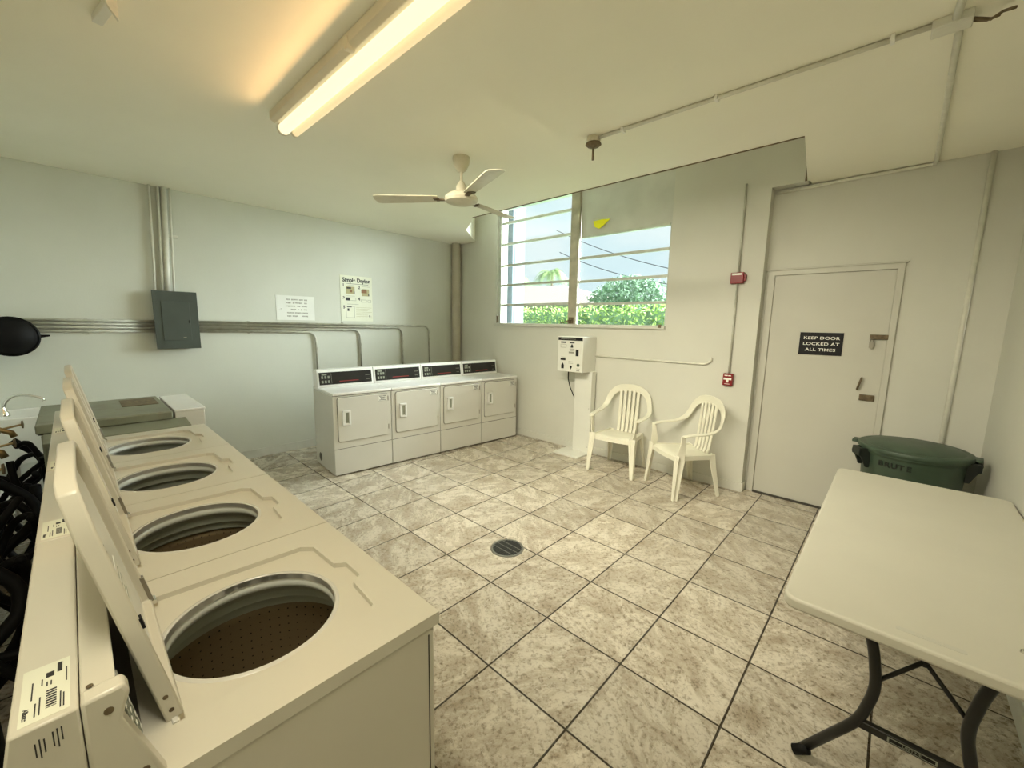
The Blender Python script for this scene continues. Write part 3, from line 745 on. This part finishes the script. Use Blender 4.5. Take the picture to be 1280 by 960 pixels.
# ------------------------------------------------------------------ chairs
def make_chair():
    c = thing('plastic_armchair', '', 'chair', (0,0,0), 0, 'white plastic chairs by the window wall')
    # seat: shallow dished shell with down-turned front
    b = MB(); nx, ny = 12, 12; top = []; 
    def sh(u, v, dz=0):
        y = -.225+.42*v; hw = .235-.035*v
        x = hw*u
        z = .430-.012*(1-u*u)-.020*v
        if v < .15: z -= .028*((.15-v)/.15)**2
        if abs(u) > .85: z -= .010*((abs(u)-.85)/.15)**2
        return (x,y,z+dz)
    G = [[b.b.verts.new(sh(-1+2*i/nx, j/ny)) for i in range(nx+1)] for j in range(ny+1)]
    G2 = [[b.b.verts.new(sh(-1+2*i/nx, j/ny, -.009)) for i in range(nx+1)] for j in range(ny+1)]
    for j in range(ny):
        for i in range(nx):
            b.b.faces.new((G[j][i],G[j][i+1],G[j+1][i+1],G[j+1][i])); b.b.faces.new((G2[j+1][i],G2[j+1][i+1],G2[j][i+1],G2[j][i]))
    for i in range(nx):
        b.b.faces.new((G[0][i+1],G[0][i],G2[0][i],G2[0][i+1])); b.b.faces.new((G[ny][i],G[ny][i+1],G2[ny][i+1],G2[ny][i]))
    for j in range(ny):
        b.b.faces.new((G[j][0],G[j+1][0],G2[j+1][0],G2[j][0])); b.b.faces.new((G[j+1][nx],G[j][nx],G2[j][nx],G2[j+1][nx]))
    # skirt under the seat edge
    for s_ in (-1,1):
        b.ribbon([(s_*.232,-.20,.405),(s_*.215,0,.40),(s_*.200,.18,.392)], (0,0,1), .045, .008)
    b.ribbon([(-.225,-.222,.392),(0,-.236,.39),(.225,-.222,.392)], (0,0,1), .042, .008)
    b.build('seat', M['chair'], c, smooth=True)
    # arm rest + back arch as one band
    half = [(.268,-.200,.628),(.277,-.12,.640),(.284,-.02,.645),(.282,.08,.655),(.270,.165,.690),(.250,.205,.750),(.228,.228,.815),(.183,.243,.872),(.118,.250,.908),(0,.254,.922)]
    hup = [(1,0,.0),(1,0,0),(1,0,0),(1,0,.05),(.9,-.2,.35),(.8,-.2,.5),(.75,-.1,.65),(.55,-.05,.8),(.3,0,.95),(0,-.05,1)]
    hw = [.050,.052,.052,.052,.056,.060,.066,.074,.082,.086]
    left = [(-x,y,z) for x,y,z in half]; lup = [(-a_,b_,c_) for a_,b_,c_ in hup]
    path = half+left[-2::-1]
    ups = [Vector(u) for u in hup]+[Vector(u)*1 for u in lup[-2::-1]]
    ws = hw+hw[-2::-1]
    # keep the width direction continuous over the top
    for i in range(1,len(ups)):
        if ups[i].dot(ups[i-1]) < 0: ups[i] = -ups[i]
    def dense(P, k=3):
        out = []
        for i in range(len(P)-1):
            p0 = P[max(i-1,0)]; p1 = P[i]; p2 = P[i+1]; p3 = P[min(i+2,len(P)-1)]
            for j in range(k):
                t = j/k
                out.append(.5*((2*p1)+(p2-p0)*t+(2*p0-5*p1+4*p2-p3)*t*t+(3*p1-p0-3*p2+p3)*t**3))
        out.append(P[-1]); return out
    pd = dense([Vector(p) for p in path]); ud = dense(ups); wd_ = [x.x for x in dense([Vector((q,0,0)) for q in ws])]
    MB().ribbon(pd, ud, wd_, .013).build('back_and_arm_frame', M['chair'], c, bevel=.004, smooth=True)
    # lower wing of the back on each side, between slats and arch
    for k in range(5):
        x = (-2+k)*.052; xt = x*1.02; top_z = .905-.9*xt*xt
        MB().ribbon([(x*.92,.183,.402),(x*.94,.200,.44),(x*.97,.220,.58),(x,.235,.72),(xt,.246,top_z-.01)], (1,0,0), [.036,.036,.034,.033,.033], .009).build('back_slat', M['chair'], c, bevel=.003, smooth=True)
    for s_ in (-1,1):
        # front leg rises into the arm
        fl = MB().ribbon([(s_*.262,-.196,.632),(s_*.256,-.190,.56),(s_*.243,-.190,.47),(s_*.240,-.200,.40),(s_*.248,-.215,.25),(s_*.262,-.238,.0)], [(0,1,0)]*3+[(s_*.5,1,0)]*3, [.045,.050,.075,.090,.072,.046], .010)
        fl.ribbon([(s_*.235,-.228,.44),(s_*.232,-.232,.38),(s_*.245,-.245,.2),(s_*.258,-.258,.0)], (1,0,0), [.075,.070,.055,.036], .009)
        fl.build('leg', M['chair'], c, bevel=.003, smooth=True)
        rl = MB().ribbon([(s_*.200,.165,.42),(s_*.205,.185,.30),(s_*.218,.225,.12),(s_*.226,.250,.0)], [(0,1,0)]*4, [.065,.055,.042,.034], .009)
        rl.ribbon([(s_*.178,.195,.42),(s_*.186,.212,.30),(s_*.204,.245,.12),(s_*.214,.264,.0)], (1,0,0), [.060,.048,.036,.030], .009)
        rl.build('leg', M['chair'], c, bevel=.003, smooth=True)
    return c
ch = make_chair()
ch.location = (-2.20,4.185,0); ch.rotation_euler = (0,0,math.radians(6)); ch['label'] = 'white plastic armchair beside the vending box, facing into the room'
c2 = dup(ch); c2.location = (-1.445,4.115,0); c2.rotation_euler = (0,0,math.radians(-36)); c2['label'] = 'white plastic armchair turned at an angle, under the red pull station'

# ------------------------------------------------------------------ folding table
T = thing('folding_table', 'long white plastic folding table on dark steel legs by right wall', 'table', (-.19,1.585,0))
def rrect(a,b,c,e,r,n=6):
    o = []
    for (cx_,cy_,s_) in ((b-r,c+r,-90),(b-r,e-r,0),(a+r,e-r,90),(a+r,c+r,180)):
        for k in range(n+1):
            t = math.radians(s_+90*k/n); o.append((cx_+r*math.cos(t), cy_+r*math.sin(t)))
    return o
TW, TL, TZ = .743, 1.81, .74
top = MB().prism(rrect(0,TW,0,TL,.045), TZ-.042, TZ).build('table_top', M['table'], T, bevel=.010, seg=3)
bar = MB(); bar.prism(rrect(.285,.435,.052,.072,.008), TZ-.001, TZ+.0006); bar.build('top_emblem', M['door'], top)
lettering('lettering', 'LIFETIME', .017, M['table'], top, frame((.36,.062,TZ+.0006),(1,0,0),(0,1,0)), ext=.0004)
def legset(y, fy, name):
    L = []
    for s_ in (-1,1):
        cx_ = TW/2+.005
        pts = [(cx_+s_*.165,y,TZ-.045),(cx_+s_*.125,y,.56),(cx_+s_*.105,y,.42),(cx_+s_*.135,y,.275),(cx_+s_*.29,y+fy*.01,.018)]
        lg = MB().tube(arc(pts,.05,5), .0165, 14).build('leg', M['tabletube'], T, smooth='all')
        e = pts[-1]; MB().tube([(e[0]-s_*.03,y,.052),(e[0]+s_*.012,y,.0185)], .018, 14).build('foot_cap', M['rubber'], lg, smooth='all')
    cb = MB().box(TW/2+.005-.14,TW/2+.005+.14,y-.012,y+.012,.255,.285).build('crossbar', M['tabletube'], T, bevel=.004)
    MB().box(TW/2-.055,TW/2+.065,y-.0125,y-.0118,.261,.279).build('emblem', M['button'], cb)
    MB().box(TW/2-.050,TW/2+.060,y-.0130,y-.0124,.264,.276).build('emblem_inner', M['black'], cb)
    lettering('lettering', 'LIFETIME', .012, M['button'], cb, frame((TW/2+.005,y-.0132,.270),(1,0,0),(0,0,1)), ext=.0003)
    br = MB()
    for s_ in (-1,1): br.tube([(TW/2+.005+s_*.108,y,.45),(TW/2+.005,y+fy*.05,.56)], .007, 10)
    br.tube([(TW/2+.005,y+fy*.05,.56),(TW/2+.005,y+fy*.30,TZ-.042)], .008, 10); br.tube([(TW/2+.005,y+fy*.05,.545),(TW/2+.005,y+fy*.05,.60)], .010, 10)
    br.build('brace', M['tabletube'], T, smooth='all')
legset(.19, 1, 'near'); legset(TL-.19, -1, 'far')
tb = thing('dark_clipboard', 'dark flat item with a silver edge at the right edge of the table', 'clipboard', (.36,1.765,TZ), math.radians(-38))
MB().box(.0,.12,0,.09,0,.006).build('board', M['black'], tb, bevel=.002)
MB().box(-.003,.12,-.004,.0,0,.008).box(-.004,.0,-.004,.09,0,.008).build('metal_edge', M['chrome'], tb)

# ------------------------------------------------------------------ trash can
BZ = 1.035
B = thing('trash_can', 'round dark green lidded trash can behind the folding table', 'trash can', (.175,4.16,0)); B.scale = (1,1,BZ)
MB().lathe([(0,.0),(.235,0),(.245,.02),(.255,.20),(.283,.70),(.290,.715),(.300,.725),(.300,.742),(.288,.742),(.27,.72),(.24,.03),(0,.03)], seg=64).build('bin_body', M['bin'], B, smooth=True)
MB().lathe([(.296,.742),(.312,.742),(.314,.757),(.309,.768),(.292,.776),(.270,.772),(.255,.780),(.15,.798),(.06,.800),(0,.800)], seg=64).build('lid', M['bin'], B, smooth=True)
for a_ in (math.radians(206), math.radians(352)):
    mm = Matrix.Rotation(a_,4,'Z')
    hd = MB(); hd.prism([(.27,.745),(.345,.735),(.350,.70),(.325,.66),(.30,.60),(.275,.60)], -.055, -.04, 'y', mm)
    hd.prism([(.27,.745),(.345,.735),(.350,.70),(.325,.66),(.30,.60),(.275,.60)], .04, .055, 'y', mm); hd.box(.322,.347,-.055,.055,.68,.738,mm)
    hd.build('handle', M['bin_dark'], B, bevel=.004)
for a_ in (math.radians(176), math.radians(-6)):
    MB().box(.300,.345,-.05,.05,.745,.765,Matrix.Rotation(a_,4,'Z')).build('lid_tab', M['bin'], B, bevel=.006)
for k, ch_ in enumerate('BRUTE'):
    a_ = math.radians(-125+8*k); r = .286
    lettering('lettering', ch_, .050, M['bin_dark'], B, frame((r*math.cos(a_),r*math.sin(a_),.665),(-math.sin(a_),math.cos(a_),0),(.055*math.cos(a_),.055*math.sin(a_),1)), bold=.001, ext=.002, sx=1.1)
tag(MB().tube([(.355,DW-.016,H),(.338,DW-.016,.0)], .016, 12).build('wall_riser_pipe', M['pipe'], smooth='all'), 'painted vertical pipe on the wall right of the door', 'pipe')

# ------------------------------------------------------------------ floor drain
D_ = thing('floor_drain', 'round dark slotted drain grate set in the floor tiles', 'drain', (-1.932,2.053,0))
MB().lathe([(.105,.0),(.105,.004),(.112,.006),(.122,.004),(.124,0)], seg=48).build('rim', M['steel'], D_, smooth=True)
MB().lathe([(0,.0015),(.106,.0015)], seg=48).build('sump', M['seam'], D_)
sb = MB()
for k in range(11):
    x = -.09+.018*k; q = math.sqrt(.105**2-x*x)
    sb.box(x-.0042,x+.0042,-q,q,.001,.005)
sb.build('slats', M['grate'], D_)
sb = MB()
for y in (-.045,0,.045):
    q = math.sqrt(.104**2-y*y); sb.box(-q,q,y-.003,y+.003,.001,.0058)
sb.build('crossbars', M['steel'], D_)

# ------------------------------------------------------------------ ceiling things
def fixture(x0, x1, y, label):
    F = thing('fluorescent_fixture', label, 'ceiling light', (x0,y,H), group='strip lights on the ceiling')
    L = x1-x0
    MB().prism([(-.085,0),(-.085,-.045),(-.055,-.062),(.050,-.040),(.072,-.030),(.072,0)], 0, L, 'x').build('housing', M['fixture'], F, bevel=.003)
    for y_, r_, m_ in ((-.012,.033,'tube'),(.058,.021,'tube2')):
        MB().tube([(.022,y_,-.084),(L-.022,y_,-.084)], r_, 20).build('tube', M[m_], F, smooth='all')
        for e in (0, L-.022):
            MB().tube([(e,y_,-.084),(e+.022,y_,-.084)], r_+.002, 20).box(e+.004,e+.020,y_-.014,y_+.014,-.07,-.03).build('socket', M['fixture'], F, bevel=.002)
    MB().box(L*.42,L*.42+.03,-.092,-.05,-.070,-.02).build('clip', M['fixture'], F, bevel=.003)
    return F
fixture(-2.98,-.54,1.045,'long twin tube strip light glowing warm on the ceiling')
fan = thing('ceiling_fan', 'cream three blade ceiling fan hanging in front of the window', 'fan', (-2.62,2.19,H))
MB().lathe([(0,0),(.066,0),(.068,-.015),(.060,-.055),(.040,-.095),(.020,-.110),(0,-.110)], seg=32).build('canopy', M['fan'], fan, smooth=True)
MB().tube([(0,0,-.10),(0,0,-.26)], .012, 14).build('downrod', M['fan'], fan, smooth=True)
MB().lathe([(0,-.17),(.016,-.175),(.040,-.215),(.044,-.255),(.0,-.262)], seg=28).build('coupling_cover', M['fan'], fan, smooth=True)
MB().lathe([(0,-.25),(.05,-.253),(.095,-.268),(.125,-.292),(.132,-.312),(.122,-.330),(.08,-.345),(0,-.352)], seg=48).build('motor_housing', M['fan'], fan, smooth=True)
for dg in (219,99,339):
    a_ = math.radians(dg); mm = Matrix.Rotation(a_,4,'Z')
    bk = MB(); bk.box(.10,.20,-.018,.018,-.318,-.308,mm); bk.box(.17,.22,-.040,.040,-.312,-.306,mm); 
    bo = bk.build('blade_bracket', M['rust'], fan, bevel=.002)
    bl = MB(); mm2 = mm @ Matrix.Translation((0,0,-.305)) @ Matrix.Rotation(math.radians(9),4,'X')
    bl.prism([(.18,-.045),(.22,-.055),(.66,-.070),(.69,-.060),(.70,0),(.69,.060),(.66,.070),(.22,.055),(.18,.045)], -.003, .004, 'z', mm2)
    bl.build('blade', M['fan'], fan, bevel=.002)
hdv = thing('heat_detector', 'small rusty round ceiling detector with a stem hanging below', 'detector', (-1.668,2.565,H))
MB().lathe([(0,0),(.045,0),(.046,-.02),(.040,-.035),(0,-.036)], seg=28).build('base', M['fan'], hdv, smooth=True)
MB().lathe([(0,-.034),(.05,-.036),(.054,-.046),(.04,-.058),(.012,-.066),(0,-.066)], seg=28).build('disc', M['rust'], hdv, smooth=True)
MB().tube([(0,0,-.06),(0,0,-.145)], .008, 10).build('stem', M['rust'], hdv, smooth=True)
tag(MB().tube([(-1.62,2.565,H-.012),(-.9,2.568,H-.012),(-.02,2.575,H-.012)], .011, 10).build('ceiling_conduit', M['pipe'], smooth='all'), 'long painted conduit across the ceiling from the detector to the junction box', 'conduit', 'ceiling conduits')
for x, l_ in ((-1.45,'tiny strap on the ceiling conduit nearest the detector'),(-.88,'tiny strap midway along the ceiling conduit'),(-.16,'tiny strap on the ceiling conduit nearest the junction box')):
    tag(MB().box(x-.008,x+.008,2.545,2.592,H-.026,H).build('conduit_clip', M['ink_white'], bevel=.002), l_, 'strap', 'ceiling conduit straps')
jb = thing('junction_box', 'painted junction box with loose wires on the ceiling at upper right', 'junction box', (.03,2.60,H))
MB().box(-.07,.05,-.05,.04,-.035,0).build('box', M['pipe'], jb, bevel=.004)
wr = MB(); wr.tube([(.05,0,-.02),(.10,.01,-.04),(.13,.02,-.02),(.16,-.01,-.035)], .006, 8); wr.tube([(.05,.02,-.02),(.09,.03,-.03),(.12,-.01,-.045)], .005, 8)
wr.build('loose_wire', M['rust'], jb, smooth='all')
tag(MB().tube([(.03,2.55,H-.018),(.05,2.2,H-.018),(.06,1.6,H-.018)], .014, 10).build('ceiling_conduit', M['pipe'], smooth='all'), 'short painted conduit from the junction box out of the frame top', 'conduit', 'ceiling conduits')
tag(MB().tube(arc([(.045,2.70,H-.014),(.065,4.52,H-.014),(.065,DW-.016,H-.016),(-.3,DW-.016,H-.018),(-.96,DW-.016,H-.03)],.06), .014, 10).build('ceiling_conduit', M['pipe'], smooth='all'), 'painted conduit down the ceiling to the top of the door wall', 'conduit', 'ceiling conduits')
br = thing('ceiling_bracket', 'small white bracket on the ceiling at the upper left', 'bracket', (-2.56,.235,H), math.radians(10))
MB().box(-.10,.10,-.035,.0,-.03,0).build('plate', M['white_metal'], br, bevel=.003)
MB().prism([(-.035,-.03),(.0,-.03),(.0,-.075)], .085, .10, 'x').build('lip', M['white_metal'], br)

# ------------------------------------------------------------------ left edge: wall fan, sink, taps, hoses
wf = thing('wall_fan', 'black round wall fan head at the left edge of the wall', 'fan', (-5.2,-.335,1.47))
MB().lathe([(0,.10),(.05,.095),(.10,.07),(.14,.03),(.155,-.01),(.150,-.03),(0,-.03)], (0,0,0), 40, 'x').build('fan_cage', M['rubber'], wf, smooth=True)
MB().lathe([(.150,-.02),(.160,-.005),(.160,.012),(.150,.02)], (0,0,0), 40, 'x').build('rim', M['rubber'], wf, smooth=True)
MB().tube([(0,.15,.0),(0,.21,.005)], [.014,.006], 10).build('knob', M['rubber'], wf, smooth=True)
MB().tube([(-.27,-.14,-.30),(-.10,-.14,-.28),(-.02,-.12,-.05)], .014, 10).build('arm', M['rubber'], wf, smooth=True)
sk = thing('utility_sink', 'white utility sink in the far left corner under the tap', 'sink', (-5.08,-.22,0))
so = MB().box(-.25,.26,-.26,.26,.50,.86).build('basin', M['white_metal'], sk)
carve(so, MB().box(-.21,.22,-.22,.22,.54,1).build('cut', M['seam'])); bev(so,.008)
for x, y in ((-.2,-.2),(.2,-.2),(-.2,.2),(.2,.2)): MB().tube([(x,y,0),(x,y,.51)], .018, 10).build('leg', M['steel'], sk, smooth=True)
fa = thing('sink_faucet', 'chrome gooseneck faucet above the utility sink at far left', 'faucet', (-5.0,-.42,.86)); fa.rotation_euler = (0,0,math.radians(-8))
MB().tube(arc([(0,-.0,.05),(0,.02,.12),(0,.08,.165),(0,.15,.15),(0,.21,.125),(0,.22,.10)],.06), .010, 12).build('spout', M['chrome'], fa, smooth='all')
MB().lathe([(0,.0),(.035,0),(.035,.02),(.022,.04),(.015,.07),(0,.07)], (0,-.0,0), 20).build('faucet_base', M['chrome'], fa, smooth=True)
for i in range(4):
    X = -4.42+.62*i
    hx = thing('hose_tap', ['brass hose tap with dark handle nearest the sink, at far left','brass hose tap on the back wall behind the grey-green machine','brass hose tap on the back wall behind the farthest washer','brass hose tap on the back wall behind the third washer'][i], 'tap', (X,WC,.86), 0, 'hose taps behind the washers')
    MB().tube([(0,0,0),(0,.10,0),(0,.15,-.03),(0,.16,-.06)], .018, 12).build('tap_body', M['brass'], hx, smooth='all')
    MB().tube([(-.05,.08,-.01),(.06,.10,-.005)], .014, 10).build('tap_branch', M['brass'], hx, smooth='all')
    MB().tube([(0,.10,.0),(.0,.20,.02)], .007, 8).build('tap_stem', M['brass'], hx, smooth=True)
    MB().lathe([(0,.0),(.026,0),(.028,.008),(0,.012)], (0,.20,.02), 16, 'y').build('tap_handle', M['rust'], hx, smooth=True)
hl = ['black rubber hose looped %s, the one %s' % (a_, b_) for a_ in ('beside the sink','behind the grey-green machine','behind the farthest washer','behind the third washer') for b_ in ('hanging from the tap','just right of the tap')]
k = 0
def spline(P, m_=6):
    P = [Vector(p) for p in P]; out = []
    for q in range(len(P)-1):
        a_ = P[max(q-1,0)]; b_ = P[q]; c_ = P[q+1]; d_ = P[min(q+2,len(P)-1)]
        for t in range(m_):
            u = t/m_; out.append(.5*((2*b_)+(c_-a_)*u+(2*a_-5*b_+4*c_-d_)*u*u+(3*b_-a_-3*c_+d_)*u**3))
    out.append(P[-1])
    for p in out: p.y = min(p.y, -.222)
    return out
for i in range(4):
    X = -4.42+.62*i
    for j in range(2):
        x = X+.22*j-.02; lo = .04+.16*((k*5)%3)
        pts = [(x,WC+.16,.80),(x+.03,WC+.22,.72),(x+.05,WC+.30,.55),(x+.06,WC+.27,.30+lo*.5),(x+.09,WC+.12,.08+lo),(x+.13,WC+.05,.14+lo),(x+.15,WC+.10,.40),(x+.16,WC+.24,.62),(x+.17,WC+.33,.74)]
        pts = [(p[0]+random.uniform(-.05,.05), p[1]+random.uniform(-.03,.02), p[2]*random.uniform(.85,1.05)) for p in pts]
        if j: pts = [(p[0],WC+.36-(p[1]-WC)*.8,p[2]*.93) for p in pts]
        out = spline(pts)
        tag(MB().tube(out, .017, 10).build('water_hose', M['rubber'], smooth='all'), hl[k], 'hose', 'hoses behind the washers'); k += 1
for i in range(3):
    y = WC+.12+.05*i; x0 = -4.7+.15*i
    x0 = -4.5+1.05*i; y = WC+.14; pts = [(x0,y,.76),(x0+.05,y+.14,.55),(x0+.20,y-.06,.30),(x0+.45,y+.13,.05),(x0+.70,y-.04,.03),(x0+.85,y+.10,.30),(x0+.92,y+.17,.70)]
    P = [Vector(p) for p in pts]; out = []
    for q in range(len(P)-1):
        a_ = P[max(q-1,0)]; b_ = P[q]; c_ = P[q+1]; d_ = P[min(q+2,len(P)-1)]
        for t in range(6):
            u = t/6; out.append(.5*((2*b_)+(c_-a_)*u+(2*a_-5*b_+4*c_-d_)*u*u+(3*b_-a_-3*c_+d_)*u**3))
    for p in out: p.z = max(p.z,.025); p.y = min(p.y, -.23)
    tag(MB().tube(out, .024, 12).build('drain_hose', M['rubber'], smooth='all'), 'thick black drain hose along the floor behind the washers, %s' % ('farthest one','middle one','one nearest the camera')[i], 'hose', 'drain hoses behind the washers')

# ------------------------------------------------------------------ lights and world
def area(name, loc, size, size_y, power, col, rot=(0,0,0)):
    l = bpy.data.lights.new(name, 'AREA'); l.shape = 'RECTANGLE'; l.size = size; l.size_y = size_y; l.energy = power; l.color = col
    o = bpy.data.objects.new(name, l); C.objects.link(o); o.location = loc; o.rotation_euler = rot
    return o
WARM = (1,.93,.73)
area('added_fill_lamp', (-.5,-.05,H-.10), 1.0, .12, 11, WARM)  # unseen fill lamp added above the camera to lift the washer consoles
area('tube_side_lamp', (-1.76,.945,H-.085), 2.3, .03, 3.4, (1,.58,.24), (math.radians(-62),0,0))
area('tube_side_lamp', (-1.76,1.135,H-.095), 2.3, .03, 25, WARM, (math.radians(42),0,0)).data.spread = math.radians(104)
DS = bpy.data.lights.new('overcast_daylight','SUN'); DS.energy = 26; DS.angle = math.radians(100); DS.color = (.99,1,.98)
do = bpy.data.objects.new('overcast_daylight', DS); C.objects.link(do); do.rotation_euler = Vector((-.72,-.60,-.38)).to_track_quat('-Z','Y').to_euler()
pl_ = area('window_portal', (-3.2,WB+.19,2.45), 2.7, 1.8, 1, (1,1,1), (math.radians(-90),0,0)); pl_.data.cycles.is_portal = True

wd = bpy.data.worlds.new('sky'); bpy.context.scene.world = wd; wd.use_nodes = True
n, l = wd.node_tree.nodes, wd.node_tree.links; bg = n['Background']
tc = n.new('ShaderNodeTexCoord'); mp = n.new('ShaderNodeMapping'); mp.inputs['Scale'].default_value = (2,2,5)
no = n.new('ShaderNodeTexNoise'); no.inputs['Scale'].default_value = 2.2; no.inputs['Detail'].default_value = 6
l.new(tc.outputs['Generated'], mp.inputs[0]); l.new(mp.outputs[0], no.inputs['Vector'])
sl = bpy.data.lights.new('sun','SUN'); sl.energy = .8; sl.angle = .2; sl.color = (1,.96,.88)
so = bpy.data.objects.new('sun', sl); C.objects.link(so); so.rotation_euler = Vector((-.25,.75,-.6)).to_track_quat('-Z','Y').to_euler()
r = n.new('ShaderNodeValToRGB'); r.color_ramp.elements[0].position = .38; r.color_ramp.elements[0].color = (.76,.88,.94,1)
r.color_ramp.elements[1].position = .60; r.color_ramp.elements[1].color = (.90,.95,.97,1)
l.new(no.outputs['Fac'], r.inputs['Fac']); l.new(r.outputs[0], bg.inputs['Color']); bg.inputs['Strength'].default_value = .60

# ------------------------------------------------------------------ camera
f, yaw, pitch, roll = 511.7, .7501, .1456, .0178
cy, sy, cp, sp = math.cos(yaw), math.sin(yaw), math.cos(pitch), math.sin(pitch)
F = Vector((-sy*cp, cy*cp, -sp)); R0 = Vector((cy, sy, 0)); U0 = R0.cross(F)
R_ = R0*math.cos(roll)+U0*math.sin(roll); U_ = -R0*math.sin(roll)+U0*math.cos(roll)
cam = bpy.data.cameras.new('camera'); co = bpy.data.objects.new('camera', cam); C.objects.link(co)
cam.sensor_width = 36; cam.sensor_fit = 'HORIZONTAL'; cam.lens = f/1280*36; cam.clip_start = .02; cam.clip_end = 200
co.matrix_world = Matrix(((R_.x,U_.x,-F.x,0),(R_.y,U_.y,-F.y,0),(R_.z,U_.z,-F.z,1.64),(0,0,0,1)))
sc = bpy.context.scene; sc.camera = co
sc.view_settings.view_transform = 'Standard'; sc.view_settings.look = 'None'; sc.view_settings.gamma = 1
sc.view_settings.use_curve_mapping = False; sc.view_settings.exposure = 0.95
sc.cycles.max_bounces = 10; sc.cycles.diffuse_bounces = 6; sc.cycles.transparent_max_bounces = 16
sc.cycles.use_denoising = True; sc.cycles.sample_clamp_indirect = 6
